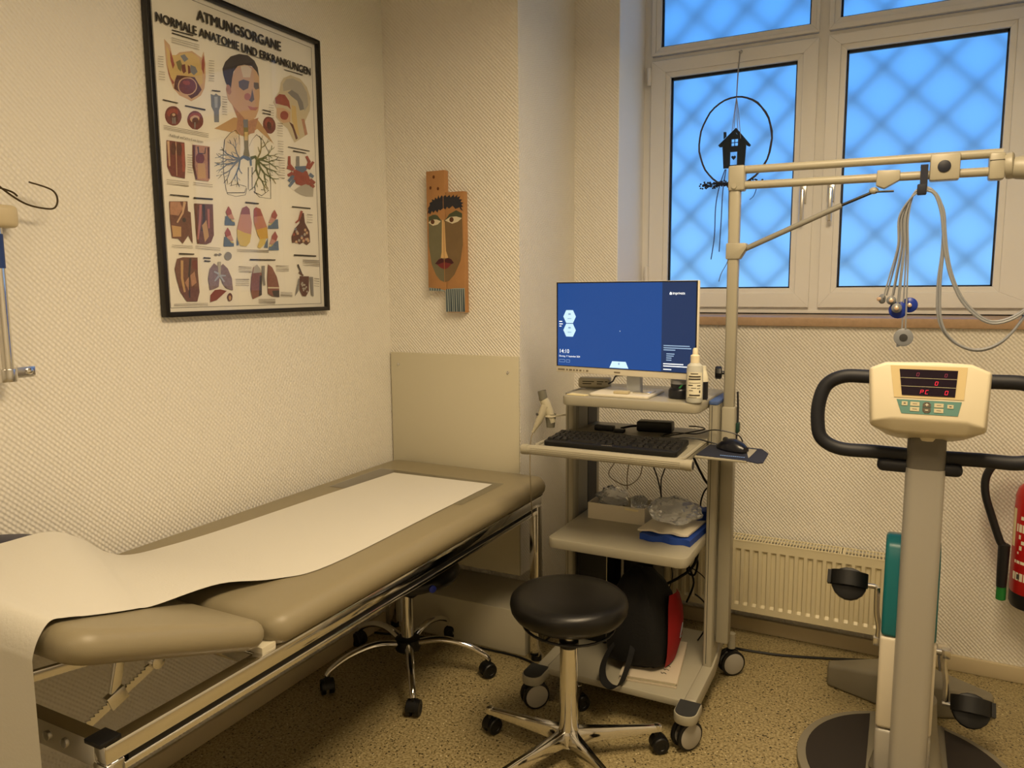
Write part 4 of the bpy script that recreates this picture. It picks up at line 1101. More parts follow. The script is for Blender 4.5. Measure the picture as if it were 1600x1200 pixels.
G().bar((2.068, PY_-.0245, 1.737), (2.106, PY_-.0245, 1.737), .001, .0015).build('seam', 'cart_groove', jt)
G().lathe([(.034,0),(.036,.006),(.036,.016),(.03,.02)], (2.108, PY_, 1.722), (1,-.15,.05), 24).build('joint_collar', 'cart_paint', jt)
G().lathe([(.028,0),(.031,.01),(.033,.05),(.030,.12),(.022,.14)], (2.126, PY_-.004, 1.716), (1,-.15,-.08), 24).build('end_housing', 'cart_paint', jt)

# ---------------------------------------------------------------- monitor
mat('monitor_white', (222, 216, 200), .4); mat('bezel_black', (14, 15, 18), .4); mat('stand_grey', (168, 172, 178), .35)
mat('ui_blue', (6, 16, 34), .25, emit=((20, 74, 146), .8)); mat('ui_side', (6, 12, 24), .25, emit=((26, 52, 94), .8)); mat('ui_white', (225, 235, 245), .4, emit=((215, 230, 245), .75)); mat('ui_hex', (170, 205, 230), .4, emit=((170, 210, 236), .75)); mat('ui_dim', (120, 150, 190), .4, emit=((130, 160, 200), .6)); mat('bezel_print', (120, 110, 92), .5)
a = math.radians(-8.4)
MX = Matrix.Translation((.7895, 2.450, 1.106)) @ Matrix.Rotation(a, 4, 'Z')   # local x along the screen, -y towards the viewer
MO = thing('monitor', 'flat white framed computer monitor showing a blue login screen', 'monitor', (1.05, 2.40, 1.0412))
WM, HM = .527, .316
G(MX).box(0, 0, 0, WM, .012, HM).box(.03, .012, .03, WM-.03, .042, HM-.04).build('casing', 'monitor_white', MO, bev=.003)
G(MX).box(.003, -.0012, .0215, WM-.004, .002, HM-.001).build('bezel', 'bezel_black', MO)
sc_ = G(MX); X0, X1, Z0, Z1 = .008, WM-.008, .0235, HM-.005
def scr(g, pts, mi, lay): g.add([(X0+u*(X1-X0), -.0014-.0002*lay, Z1-v*(Z1-Z0)) for u, v in pts], [list(range(len(pts)))], mi)
scr(sc_, [(0,0),(.775,0),(.775,1),(0,1)], 0, 0); scr(sc_, [(.775,0),(1,0),(1,1),(.775,1)], 1, 0)
so = sc_.build('screen', ['ui_blue', 'ui_side'], MO, flat=True)
ui = G(MX)
for vy in (.40, .565):
    scr(ui, [(.045,vy),(.068,vy-.078),(.122,vy-.078),(.145,vy),(.122,vy+.078),(.068,vy+.078)], 1, 1)
    scr(ui, [(.085,vy-.04),(.105,vy-.04),(.105,vy-.02),(.085,vy-.02)], 2, 2); scr(ui, [(.08,vy+.02),(.11,vy+.02),(.11,vy+.028),(.08,vy+.028)], 2, 2)
scr(ui, [(.405,.992),(.425,.915),(.525,.915),(.545,.992)], 1, 1); scr(ui, [(.47,.93),(.48,.93),(.48,.955),(.47,.955)], 2, 2)
def utxt(body, u, v, w_, h_, mi=0): 
    b = G(); lettering(b, body, (0,0,0), (1,0,0), (0,0,1), w_, h_, mi, .004)
    ui.add([(X0+u*(X1-X0)+p.x, -.0019, Z1-v*(Z1-Z0)+p.z) for p in b.v], b.f, mi)
utxt('14:10', .018, .845, .038, .0135); utxt('Dienstag, 17. September 2024', .012, .893, .085, .006)
utxt('imprivata', .845, .135, .042, .0085); scr(ui, [(.825,.118),(.832,.105),(.840,.118),(.840,.138),(.825,.138)], 0, 1)
for (u0, v0, u1) in ((.79,.70,.965),(.79,.725,.975),(.79,.748,.87),(.81,.792,.865),(.81,.815,.86),(.81,.838,.845),(.81,.862,.845),(.79,.905,.925),(.79,.93,.96),(.79,.968,.845),(.012,.455,.036),(.012,.485,.04),(.012,.512,.03)):
    scr(ui, [(u0,v0),(u1,v0),(u1,v0+.011),(u0,v0+.011)], 0 if v0 > .9 or u0 < .1 else 2, 1)
for (u0, u1) in ((.012,.058),(.068,.098)):
    for (p0, q0, p1, q1) in ((u0,.925,u1,.929),(u0,.955,u1,.959),(u0,.925,u0+.002,.959),(u1-.002,.925,u1,.959)): scr(ui, [(p0,q0),(p1,q0),(p1,q1),(p0,q1)], 2, 1)
scr(ui, [(.478,.55),(.484,.56),(.48,.566)], 0, 1)
ui.build('login_graphics', ['ui_white', 'ui_hex', 'ui_dim'], so, flat=True)['kind'] = 'stuff'
bp_ = G(MX)
for (x0, w_) in ((.008,.028),(.042,.007),(.054,.012),(.071,.006),(.083,.007),(.096,.008),(.112,.003),(.123,.009)): bp_.box(x0, -.0004, .006, x0+w_, .001, .012)
bp_.box(.232, -.0004, .0075, .255, .001, .0125)
bp_.build('bezel_print', 'bezel_print', MO)
st = G(MX); st.rbox(.262, .030, -.06, .315, .055, .09, .006, 2); st.build('neck', 'stand_grey', MO)
slab(.955, 2.345, 1.160, 2.545, 1.0415, 1.050, .012, 'foot_plate', 'monitor_white', MO, .002)

# ---------------------------------------------------------------- things on the top shelf
mat('reader_beige', (180, 172, 148), .45); mat('slot_dark', (40, 38, 34), .6)
RD2 = thing('card_reader', 'beige card reader with dark slots leaning at the left of the top shelf', 'card reader', (.90, 2.53, 1.0415))
rx = Matrix.Translation((.90, 2.545, 1.0430)) @ Matrix.Rotation(math.radians(14), 4, 'Z')
G(rx).rbox(-.058, -.02, .0, .058, .03, .036, .008, 3).build('case', 'reader_beige', RD2)
sl_ = G(rx)
for (x0, x1, z) in ((-.042,.0,.022),(.01,.034,.022),(-.042,-.01,.014),(.01,.028,.014),(.038,.048,.022)): sl_.box(x0, -.0205, z, x1, -.0195, z+.003)
sl_.build('slots', 'slot_dark', RD2)
tag(G().ext([(a, b, 1.0415) for a, b in ((.880,2.335),(.945,2.330),(.952,2.352),(.885,2.372))], (0,0,.003)).build('paper_slip', mat('slip', (226, 214, 170), .7)), 'pale yellow paper slip at the left front of the top shelf', 'paper')
tag(G().rbox(1.035, 2.365, 1.0505, 1.085, 2.395, 1.060, .002, 2).build('usb_box', mat('sand', (190, 178, 146), .5)), 'small sand coloured box on the monitor foot', 'box')
tag(G().rbox(1.09, 2.40, 1.0505, 1.15, 2.47, 1.0555, .002, 2).build('metal_clip', 'chrome_dull'), 'thin silver plate lying on the monitor foot', 'plate')
tag(G().tube([(.955, 2.54, 1.060), (.985, 2.50, 1.075), (1.01, 2.46, 1.098), (1.03, 2.48, 1.10)], .0028, 8).build('reader_cable', 'black_plastic'), 'thick black cable from the card reader up behind the monitor', 'cable')
# spray bottle
mat('milk_plastic', (215, 216, 206), .35, trans=.25); mat('cap_cream', (228, 218, 190), .4); mat('label_white', (226, 222, 200), .55); mat('print_dark', (70, 66, 60), .6); mat('print_red', (190, 110, 90), .6)
BX, BY, BZ = 1.312, 2.338, 1.0413
BT = thing('spray_bottle', 'white plastic disinfectant bottle with cream nozzle at the right of the top shelf', 'bottle', (BX, BY, BZ))
G().lathe([(.020,0),(.024,.003),(.0255,.01),(.0255,.105),(.023,.118),(.014,.126),(.012,.13)], (BX,BY,BZ), n=28).build('body', 'milk_plastic', BT)
G().lathe([(.0145,.126),(.0145,.148),(.012,.15),(.0085,.152),(.0075,.168),(.005,.172),(.002,.172)], (BX,BY,BZ), n=20).build('nozzle', 'cap_cream', BT)
va = math.atan2(0-BY, 1.88-BX)
def wrap(g, r, a0, a1, z0, z1, mi=0, n=10):
    g.grid([[(BX+r*math.cos(va+a0+(a1-a0)*k/n), BY+r*math.sin(va+a0+(a1-a0)*k/n), BZ+z) for k in range(n+1)] for z in (z0, z1)], mi)
lb = G(); wrap(lb, .0258, -1.05, 1.05, .018, .098)
lbo = lb.build('label', 'label_white', BT)
lt = G()
for (a0, a1, z, h_) in ((-.5,.4,.092,.003),(-.75,.75,.082,.005),(-.8,.75,.074,.005),(-.7,.7,.064,.0015),(-.8,-.2,.056,.003),(.3,.75,.055,.003),(-.4,.2,.048,.002),(.3,.7,.047,.002),(-.7,-.2,.040,.002),(.55,.75,.034,.008),(-.65,.7,.024,.005),(-.8,.3,.019,.0015)): wrap(lt, .0261, a0, a1, z, z+h_, 0, 8)
lt.build('label_print', 'print_dark', lbo, flat=True)
# dark jar and dark bottle
mat('jar_dark', (20, 22, 30), .3); mat('jar_green', (44, 130, 70), .5); mat('jar_grey', (128, 130, 136), .4)
JR = thing('dark_jar', 'dark jar with grey lid and green stripe left of the spray bottle', 'jar', (1.245, 2.42, 1.0413))
G().lathe([(.034,0),(.037,.004),(.037,.026),(.034,.032),(.030,.035),(.030,.048)], (1.245,2.42,1.0413), n=28).build('body', 'jar_dark', JR)
G().lathe([(.0305,.048),(.0305,.0615),(.028,.063),(.002,.063)], (1.245,2.42,1.0413), n=28).build('lid', 'jar_grey', JR)
G().ext([(1.248,2.3910,1.078),(1.256,2.3915,1.088),(1.262,2.3925,1.088),(1.254,2.3910,1.077)], (0,-.004,0)).build('green_stripe', 'jar_green', JR)
DB = thing('dark_bottle', 'dark bottle with white shoulder standing behind the spray bottle', 'bottle', (1.316, 2.425, 1.0413))
G().lathe([(.016,0),(.0185,.003),(.0185,.058)], (1.316,2.425,1.0413), n=24).build('body', 'jar_dark', DB)
G().lathe([(.0185,.058),(.018,.072),(.013,.09),(.011,.094),(.011,.108),(.001,.109)], (1.316,2.425,1.0413), n=24).build('cap', 'label_white', DB)

# ---------------------------------------------------------------- keyboard, mouse, pad
mat('key_black', (24, 23, 22), .5); mat('key_print', (150, 140, 120), .6); mat('mousepad_blue', (32, 36, 52), .7)
KX = Matrix.Translation((.873, 2.158, .9075)) @ Matrix.Rotation(math.radians(1.2), 4, 'Z') @ Matrix.Rotation(math.radians(3), 4, 'X')
KB = thing('keyboard', 'black full size computer keyboard on the pull-out tray', 'keyboard', (1.09, 2.24, .8985))
KBw, KBd = .432, .165
G(KX).ext([(a, b, -.008) for a, b in rrect(0, 0, KBw, KBd, .012, 4)], (0,0,.016)).build('case', 'black_soft', KB, bev=.003)
kme = G().add([(-.0078,-.0078,0),(.0078,-.0078,0),(.0078,.0078,0),(-.0078,.0078,0),(-.0062,-.0058,.006),(.0062,-.0058,.006),(.0062,.007,.006),(-.0062,.007,.006)], [(4,5,6,7),(0,1,5,4),(1,2,6,5),(2,3,7,6),(3,0,4,7)])
km = None
def key(x, y, wx=1):
    global km
    if km is None:
        o = kme.build('key', 'key_black', origin=(0,0,0), flat=True); km = o.data
    else:
        o = bpy.data.objects.new('key', km); COL.objects.link(o)
    o.parent = KB; m = KX @ Matrix.Translation((x, y, .008)) @ Matrix.Diagonal((wx, 1, 1, 1))
    o.matrix_local = Matrix.Translation(-ORG[KB.name]) @ m
for r in range(6):
    y = .030+r*.0188+(.006 if r == 5 else 0)
    if r == 0:
        for (x, wx) in ((.016,1.3),(.040,1.1),(.063,1.1),(.128,5.8),(.193,1.1),(.216,1.1),(.239,1.1),(.262,1.3)): key(x, y, wx)
    else:
        for c in range(13): key(.016+.0190*c+(.004*(r % 3) if r < 5 else 0), y)
        key(.268, y, 1.2) if r < 5 else None
    for c in range(3):
        if r in (3, 4, 5) or (r == 0) or (r == 1 and c == 1): key(.296+.019*c, y)
    if r < 5:
        for c in range(4): key(.360+.019*c, y)
lg_ = G(KX)
for q in range(6): lg_.box(.195+q*.006, .006, .0081, .199+q*.006, .010, .0084)
lg_.build('front_mark', 'key_print', KB)['kind'] = 'stuff'
MP = thing('mouse_pad', 'dark blue mouse pad overhanging the side shelf', 'mouse pad', (1.43, 2.34, .8912))
P = [(1.340,2.262),(1.50,2.250),(1.520,2.262),(1.532,2.29),(1.528,2.42),(1.505,2.448),(1.345,2.452)]
g_ = G(); 
g_.add([(a, b, .8915-(.012*max(0,(a-1.49))/.04)) for a, b in P]+[(a, b, .8940-(.012*max(0,(a-1.49))/.04)) for a, b in P], [tuple(range(6,-1,-1)), tuple(range(7,14))]+[(k,(k+1) % 7,7+(k+1) % 7,7+k) for k in range(7)])
g_.build('pad', 'mousepad_blue', MP)
pt = G()
for k in range(12): pt.box(1.408+k*.0062, 2.279, .8941, 1.4125+k*.0062, 2.284, .8943)
pt.build('print_line', 'ui_dim', MP)
MS = thing('mouse', 'black computer mouse with wheel on the mouse pad', 'mouse', (1.425, 2.375, .8945))
mx_ = Matrix.Translation((1.425, 2.375, .8948)) @ Matrix.Rotation(math.radians(62), 4, 'Z')
mg = G(mx_); rows_ = []
for i in range(13):
    t = i/12; y = -.052+.104*t; wv = .031*(math.sin(PI*min(max(t*.9+.06, 0), 1)))**.45; hh = .034*(math.sin(PI*min(.12+t*.80, 1)))**.8
    rows_.append([(wv*math.cos(PI-PI*k/10), y, .001+hh*math.sin(PI*k/10)**.7) for k in range(11)])
mg.grid(rows_); mg.add(rows_[0], [list(range(11))]); mg.add(rows_[-1], [list(range(11))]); mg.add([r[0] for r in rows_]+[r[-1] for r in rows_][::-1], [list(range(26))])
mg.build('shell', mat('mouse_black', (18, 20, 30), .28), MS)
G(mx_).lathe([(.004,-.004),(.010,-.003),(.010,.003),(.004,.004)], (0, .026, .026), (1,0,0), 14).build('scroll_wheel', 'rubber_grey', MS)
tag(G().tube([(1.448,2.425,.912),(1.43,2.422,.935),(1.36,2.418,.945),(1.30,2.43,.925),(1.22,2.47,.915),(1.18,2.45,.906),(1.20,2.41,.912),(1.27,2.44,.925),(1.31,2.50,.93),(1.27,2.56,.925),(1.25,2.53,.93),(1.28,2.50,.936)], .0022, 6).build('mouse_cable', 'black_plastic', origin=(1.3,2.45,.9)), 'thin black mouse cable looping over the back of the tray', 'cable')
tag(G().tube([(1.15,2.345,.914),(1.22,2.365,.914),(1.30,2.375,.921),(1.36,2.40,.905),(1.40,2.41,.90)], .0026, 6).build('keyboard_cable', 'black_plastic', origin=(1.28,2.37,.9)), 'black cable running from the keyboard to the mouse shelf', 'cable')
# power adapter and small black boxes on the tray
PA = thing('power_adapter', 'black power adapter brick at the back of the keyboard tray', 'adapter', (1.13, 2.56, .8985))
ax_ = Matrix.Translation((1.125, 2.555, .8987)) @ Matrix.Rotation(math.radians(6), 4, 'Z')
G(ax_).rbox(-.062, -.03, 0, .062, .03, .036, .006, 2).build('brick', 'black_plastic', PA)
G(ax_).tube([(-.062,0,.015),(-.09,-.005,.012),(-.12,-.02,.006)], .004, 8).build('lead', 'black_plastic', PA)
tag(G().rbox(.925, 2.475, .8987, .995, 2.505, .918, .004, 2).build('black_hub', 'black_plastic'), 'larger flat black hub behind the keyboard\'s left half', 'hub')
tag(G().rbox(1.0, 2.465, .8987, 1.038, 2.49, .911, .003, 2).build('small_adapter', 'black_plastic'), 'smallest black plug box behind the middle of the keyboard', 'adapter')

# ---------------------------------------------------------------- spirometer handpiece in its cup holder
mat('spiro', (188, 182, 160), .32); mat('spiro_grey', (112, 110, 98), .45)
SH = thing('handpiece_holder', 'small grey cup holder on the left trolley column', 'holder', (.79, 2.40, .905))
G().lathe([(.0145,.912),(.020,.958),(.021,.96),(.018,.9595),(.0135,.916)], (.790,2.40,0), n=20).build('cup', 'spiro_grey', SH)
hr = G(); hr.lathe([(.0212,.951),(.0235,.951),(.0235,.957),(.0212,.957)], (.790,2.40,0), n=24); hr.bar((.812,2.405,.954), (.8295,2.440,.954), .010, .005); hr.build('ring_arm', 'cream_paint', SH)
SP = thing('spirometer_handpiece', 'beige spirometer handpiece with round grey mouthpiece beside the trolley', 'spirometer', (.77, 2.385, .89))
G().loft([((.7985,2.398,.930),.0125),((.785,2.392,.975),.0165),((.776,2.388,1.000),.017),((.770,2.386,1.012),.0165)], 18).build('head', 'spiro', SP)
G().lathe([(.0135,0),(.0155,.002),(.0150,.034),(.0125,.034),(.0125,.012)], (.7695,2.386,1.010), (-.20,-.03,1), 20).build('mouthpiece', 'spiro_grey', SP)
G().loft([((.778,2.384,.992),(.016,.015)),((.768,2.380,.965),(.016,.014)),((.756,2.376,.935),(.013,.012)),((.744,2.372,.912),(.009,.008)),((.735,2.368,.893),(.004,.004))], 16).build('grip', 'spiro', SP)
G().lathe([(.005,0),(.005,.003),(.002,.004)], (.757,2.362,.962), (-.4,-1,.1), 12).build('button', 'print_dark', SP)
tag(G().tube([(.735,2.368,.891),(.735,2.35,.86),(.745,2.325,.77),(.752,2.32,.66),(.760,2.32,.53),(.766,2.32,.40),(.768,2.32,.27),(.775,2.32,.13),(.80,2.34,.05),(.79,2.27,.012),(.80,2.25,.004)], .0023, 6).build('handpiece_cable', mat('cable_grey', (128, 118, 96), .5)), 'thin beige cable hanging from the spirometer handpiece to the floor', 'cable')

# ---------------------------------------------------------------- middle shelf
mat('carton', (206, 198, 178), .6); mat('tissue', (228, 226, 222), .6); mat('cloth_blue', (22, 62, 150), .6, bump=(80, .4)); mat('cloth_white', (216, 208, 188), .7)
mat('thin_plastic', (235, 238, 242), .15, trans=.8, ior=1.15)
zs = .5835
BXo = thing('glove_box', 'white cardboard box with open top on the middle shelf', 'box', (1.02, 2.51, zs))
bx = G(); x0, x1, y0, y1, z1 = .913, 1.122, 2.452, 2.575, zs+.058
for (p) in ((x0,y0,x1,y0+.003), (x0,y1-.003,x1,y1), (x0,y0+.003,x0+.003,y1-.003), (x1-.003,y0+.003,x1,y1-.003)): bx.box(p[0], p[1], zs, p[2], p[3], z1)
bx.box(x0+.003, y0+.003, zs, x1-.003, y1-.003, zs+.003); bx.build('carton', 'carton', BXo)
G().ext([(1.05, y0-.0004, z1-.004), (1.10, y0-.0004, z1-.006), (1.098, y0-.0004, z1-.0125), (1.052, y0-.0004, z1-.011)], (0,-.0004,0)).build('yellow_sticker', 'slip', BXo)
def crumple(c, rx_, ry_, rz_, seed, amp=.25, flat=True, nu=26, nv=16):
    rnd = random.Random(seed); g = G(); ph = [(rnd.uniform(2,7), rnd.uniform(2,7), rnd.uniform(0,6), rnd.uniform(0,6)) for _ in range(7)]
    vs = []; fs = []
    for i in range(nv+1):
        t = PI*i/nv
        for k in range(nu):
            u = 2*PI*k/nu; d = 1+amp*sum(math.sin(a*u*round(1)+q)*math.sin(b*t+s_) for a, b, q, s_ in [(round(a), b, q, s_) for a, b, q, s_ in ph])/3 + rnd.uniform(-.07,.07)*math.sin(t)
            vs.append((c[0]+rx_*d*math.sin(t)*math.cos(u), c[1]+ry_*d*math.sin(t)*math.sin(u), max(zs+.001 if flat else -9, c[2]+rz_*d*math.cos(t))))
    for i in range(nv):
        for k in range(nu): fs.append((i*nu+k, (i+1)*nu+k, (i+1)*nu+(k+1) % nu, i*nu+(k+1) % nu))
    return g.add(vs, fs)
tag(crumple((.985, 2.515, zs+.066), .054, .045, .040, 2, .22, False).build('tissue_wad', 'thin_plastic', sharp=25), 'crumpled white tissue bulging from the left of the white box', 'tissue')
tag(crumple((1.083, 2.515, zs+.062), .030, .042, .022, 5, .2, False).build('tissue_wad', 'thin_plastic', sharp=25), 'smaller crumpled tissue at the right end of the white box', 'tissue')
def cloth(x0, y0, x1, y1, z0, th, seed, name, m, label, skew=.0):
    rnd = random.Random(seed); g = G(); n = 14
    top = [[(x0+(x1-x0)*i/n+skew*(j/n), y0+(y1-y0)*j/n+.006*math.sin(i*1.1+seed), z0+th+.003*math.sin(i*.9+j*.7+seed)*math.sin(PI*i/n)) for i in range(n+1)] for j in range(n+1)]
    bot = [[(p[0], p[1], z0) for p in r] for r in top]
    g.grid(top); g.grid(bot)
    for e in ([r[0] for r in top], [r[-1] for r in top], top[0], top[-1]):
        g.grid([e, [(p[0], p[1], z0) for p in e]])
    return tag(g.build(name, m, sharp=50), label, 'cloth')
cloth(1.150, 2.305, 1.318, 2.52, zs+.0003, .020, 1, 'folded_cloth', 'cloth_blue', 'folded blue cloth at the bottom of the pile on the middle shelf', .015)
cloth(1.140, 2.325, 1.305, 2.50, zs+.0245, .006, 4, 'folded_cloth', 'cloth_white', 'cream cloth folded between the blue cloth and the plastic bag', .015)
tag(crumple((1.235, 2.42, zs+.078), .085, .072, .042, 11, .16, False).build('plastic_bag', 'thin_plastic', sharp=22), 'crumpled clear plastic bag on top of the folded cloths', 'plastic bag')
cloth(1.235, 2.532, 1.333, 2.585, zs+.0003, .055, 7, 'folded_cloth', 'cloth_blue', 'small folded blue cloth behind the plastic bag', 0)

# ---------------------------------------------------------------- base shelf: computers, bag, folder
mat('pc_black', (12, 12, 13), .45); mat('bag_black', (9, 9, 11), .8, bump=(120, .5)); mat('bag_red', (150, 14, 20), .7, bump=(200, .3)); mat('strap_black', (16, 16, 18), .7); mat('folder', (196, 184, 164), .7)
zb = .1285
PC = thing('computer_tower', 'black computer tower standing at the left of the base shelf', 'computer', (.93, 2.55, zb))
G().box(.880, 2.44, zb, .990, 2.69, .50).build('case', 'pc_black', PC, bev=.004)
G().box(.905, 2.4385, .165, .928, 2.441, .172).build('badge', 'label_white', PC)
G().box(.990, 2.437, .14, .9915, 2.45, .495).build('trim_strip', 'chrome_dull', PC)
P2 = thing('black_device_case', 'black upright device case between computer tower and bag', 'device', (1.07, 2.57, zb))
G().box(1.012, 2.54, zb, 1.130, 2.69, .505).build('case', 'pc_black', P2, bev=.004)
G().box(1.0105, 2.536, .14, 1.020, 2.541, .50).build('edge_strip', 'steel', P2)
FO = thing('paper_folder', 'cream paper folder lying under the black and red bag', 'folder', (1.2, 2.38, zb))
fx = Matrix.Translation((1.115, 2.225, zb)) @ Matrix.Rotation(math.radians(8), 4, 'Z')
G(fx).box(0, 0, .0003, .185, .30, .006).build('cover', 'folder', FO)
G(fx).box(.004, .004, .0065, .182, .297, .014).build('papers', 'label_white', FO)
G(fx).box(.0, .0, .0145, .185, .30, .018).build('cover', 'folder', FO)
fp = G(fx)
for (x0, y0) in ((.145,.05),(.150,.075),(.152,.10)): fp.tube([(x0,y0,.0185),(x0-.008,y0+.006,.0185),(x0-.014,y0+.0,.0185),(x0-.018,y0+.008,.0185)], .0014, 5)
fp.build('cover_print', 'print_dark', FO)
BG = thing('sports_bag', 'black soft bag with red side panel on the base shelf', 'bag', (1.17, 2.395, .1515))
bx_ = Matrix.Translation((1.14, 2.395, .1515))
def bagring(z, hw, hd, cx, cy, n=28, pw=.55):
    sg = lambda q: math.copysign(abs(q)**pw, q)
    return [(cx+hw*sg(math.cos(2*PI*k/n)), cy+hd*sg(math.sin(2*PI*k/n))+.004*math.sin(k*2.3+z*60), z+.003*math.sin(k*1.7)) for k in range(n)]
prof = [(.0,.085,.10,0,0),(.02,.105,.125,0,0),(.07,.108,.130,0,0),(.13,.104,.126,0,0),(.19,.094,.118,-.004,.004),(.24,.072,.10,-.012,.01),(.275,.045,.07,-.022,.015),(.288,.016,.03,-.026,.02)]
bb = G(bx_); R_ = [bagring(*p) for p in prof]; n_ = 28
vs = [p for r in R_ for p in r]; fs = [(i*n_+k, i*n_+(k+1) % n_, (i+1)*n_+(k+1) % n_, (i+1)*n_+k) for i in range(len(R_)-1) for k in range(n_)]
bb.add(vs, fs+[tuple(range(n_-1,-1,-1)), tuple((len(R_)-1)*n_+k for k in range(n_))]); bb.build('body', 'bag_black', BG, sharp=70)
rp = G(bx_); rows_ = []
for (z, y0, y1, x) in ((.004,-.08,.075,.100),(.05,-.094,.10,.1105),(.10,-.092,.108,.1125),(.15,-.08,.105,.1095),(.20,-.05,.09,.1005),(.225,-.01,.07,.092)):
    rows_.append([(x+.012*math.sin(PI*k/8), y0+(y1-y0)*k/8, z) for k in range(9)])
rp.grid(rows_); rpo = rp.build('red_panel', 'bag_red', BG, sharp=70)
G(bx_).tube([(.126,.01,.075),(.1285,.02,.10),(.128,.035,.12),(.126,.025,.10),(.126,.015,.08),(.125,.04,.07)], .0018, 6).build('emblem', 'jar_grey', rpo)
sp_ = G(); path = catmull([(1.09,2.30,.235),(1.075,2.245,.215),(1.066,2.205,.175),(1.078,2.178,.142),(1.108,2.168,.128),(1.135,2.172,.140),(1.146,2.20,.175),(1.148,2.245,.215),(1.14,2.29,.235)], 5)
rws = []
for i, p in enumerate(path):
    q0 = path[max(0,i-1)]; q1 = path[min(len(path)-1,i+1)]; t = (q1-q0).normalized(); sd = t.cross(Vector((.2,-1,.3))).normalized(); nn = Vector((.35,.9,0)).normalized()
    rws.append([p-nn*.016, p+nn*.016])
sp_.grid(rws); sp_.grid([[q+Vector((0,0,.002)) for q in r] for r in rws]); sp_.build('strap', 'strap_black', BG)
# cables of the trolley
def cable(name, pts, r, label, m='black_plastic'): tag(G().tube(pts, r, 6).build(name, m), label, 'cable')
cable('grey_cable', [(.99,2.62,.87),(.958,2.62,.767),(.93,2.62,.715),(.945,2.62,.69),(1.0,2.62,.672),(1.045,2.62,.705),(1.06,2.62,.76),(1.068,2.62,.87)], .002, 'thin grey cable sagging in a loop below the keyboard tray', 'cable_grey')
cable('grey_cable', [(1.02,2.63,.87),(1.005,2.63,.76),(.998,2.63,.70),(1.0,2.63,.655)], .002, 'thin grey cable hanging straight down towards the white box', 'cable_grey')
cable('black_cable', [(1.09,2.61,.87),(1.093,2.61,.79),(1.118,2.61,.72),(1.133,2.61,.66),(1.138,2.61,.60)], .0028, 'black cable hanging behind the middle of the middle shelf')
cable('black_cable', [(1.15,2.62,.87),(1.15,2.62,.78),(1.138,2.62,.735),(1.130,2.62,.70),(1.134,2.62,.61)], .0025, 'black cable crossing another one behind the middle shelf')
cable('black_cable', [(1.235,2.60,.87),(1.25,2.60,.81),(1.285,2.61,.735),(1.31,2.62,.69),(1.325,2.62,.60)], .0045, 'thick black cable sloping down to the right column')
cable('black_cable', [(1.325,2.64,.70),(1.29,2.64,.69),(1.272,2.64,.645),(1.270,2.64,.60)], .0032, 'black cable arching beside the small blue cloth')
cable('black_cable', [(1.15,2.66,.54),(1.152,2.66,.44),(1.20,2.66,.39),(1.25,2.66,.375),(1.29,2.66,.345),(1.30,2.66,.30),(1.325,2.66,.335)], .002, 'thin black cable swinging below the middle shelf to the right')
cable('black_cable', [(1.27,2.64,.545),(1.265,2.64,.45),(1.245,2.64,.39),(1.20,2.64,.345),(1.14,2.64,.30),(1.13,2.64,.27)], .0055, 'thickest black cable falling behind the red bag panel')
cable('black_cable', [(1.22,2.65,.54),(1.235,2.65,.43),(1.225,2.65,.37),(1.252,2.65,.36),(1.262,2.65,.41),(1.245,2.65,.43),(1.228,2.65,.40),(1.25,2.65,.33),(1.225,2.65,.25)], .004, 'black cable knotted in a coil under the middle shelf')
cable('black_cable', [(1.18,2.67,.54),(1.185,2.67,.46),(1.16,2.67,.40),(1.165,2.67,.33),(1.15,2.67,.27)], .002, 'thin black cable hanging left of the cable coil')
cable('black_cable', [(1.262,2.62,.30),(1.30,2.62,.27),(1.315,2.62,.215),(1.295,2.62,.16),(1.28,2.60,.135)], .003, 'black cable curving beside the folder to the base shelf')
cable('black_cable', [(1.30,2.74,.03),(1.36,2.86,.006),(1.40,2.868,.006),(1.53,2.886,.006),(1.70,2.94,.006),(1.86,3.0,.006),(2.0,3.02,.006)], .0045, 'black cable along the floor in front of the radiator')
cable('floor_cable', [(.02,2.35,.005),(.20,2.40,.005),(.36,2.425,.005),(.50,2.43,.005),(.64,2.43,.005),(.74,2.40,.005)], .0045, 'black cable on the floor along the boxed duct under the couch')
# ================================================================ radiator under the window
RA = thing('radiator', 'cream ribbed panel radiator on the wall below the window', 'radiator', (1.47, 3.0, .115))
rx0, rx1, rz0, rz1, ryf = .98, 1.96, .118, .405, 2.965
pitch = .0333; cols = [rx0]; nrib = int((rx1-rx0-.03)/pitch); st_ = rx0+.02
fp_ = [(rx0, 0)]
for k in range(nrib):
    x = st_+k*pitch
    fp_ += [(x+.004, 0), (x+.0085, 1), (x+.021, 1), (x+.0255, 0)]
fp_.append((rx1, 0))
zs_ = [(rz0, 0), (rz0+.026, 0), (rz0+.036, 1), (rz1-.040, 1), (rz1-.030, 0), (rz1-.004, 0), (rz1, 0)]
pn = G(); pn.grid([[(x, ryf+(.009*d*e), z) for x, d in fp_] for z, e in zs_])
for (a, b, c, d) in (((rx0,rz0),(rx1,rz0),0,0),): pn.add([(rx0,ryf,rz0),(rx1,ryf,rz0),(rx1,ryf+.012,rz0-.003),(rx0,ryf+.012,rz0-.003)], [(0,1,2,3)])
pn.build('front_panel', 'radiator_paint', RA, sharp=20)
G().box(rx0, ryf+.012, rz0, rx1, ryf+.07, rz1-.06).build('water_panel', 'inner_shade', RA)  # cream panel painted dark: shade inside the radiator put into its colour
G().box(rx0-.002, ryf, rz0, rx0, ryf+.085, rz1+.004).box(rx1, ryf, rz0, rx1+.002, ryf+.085, rz1+.004).build('side_cover', 'radiator_paint', RA)
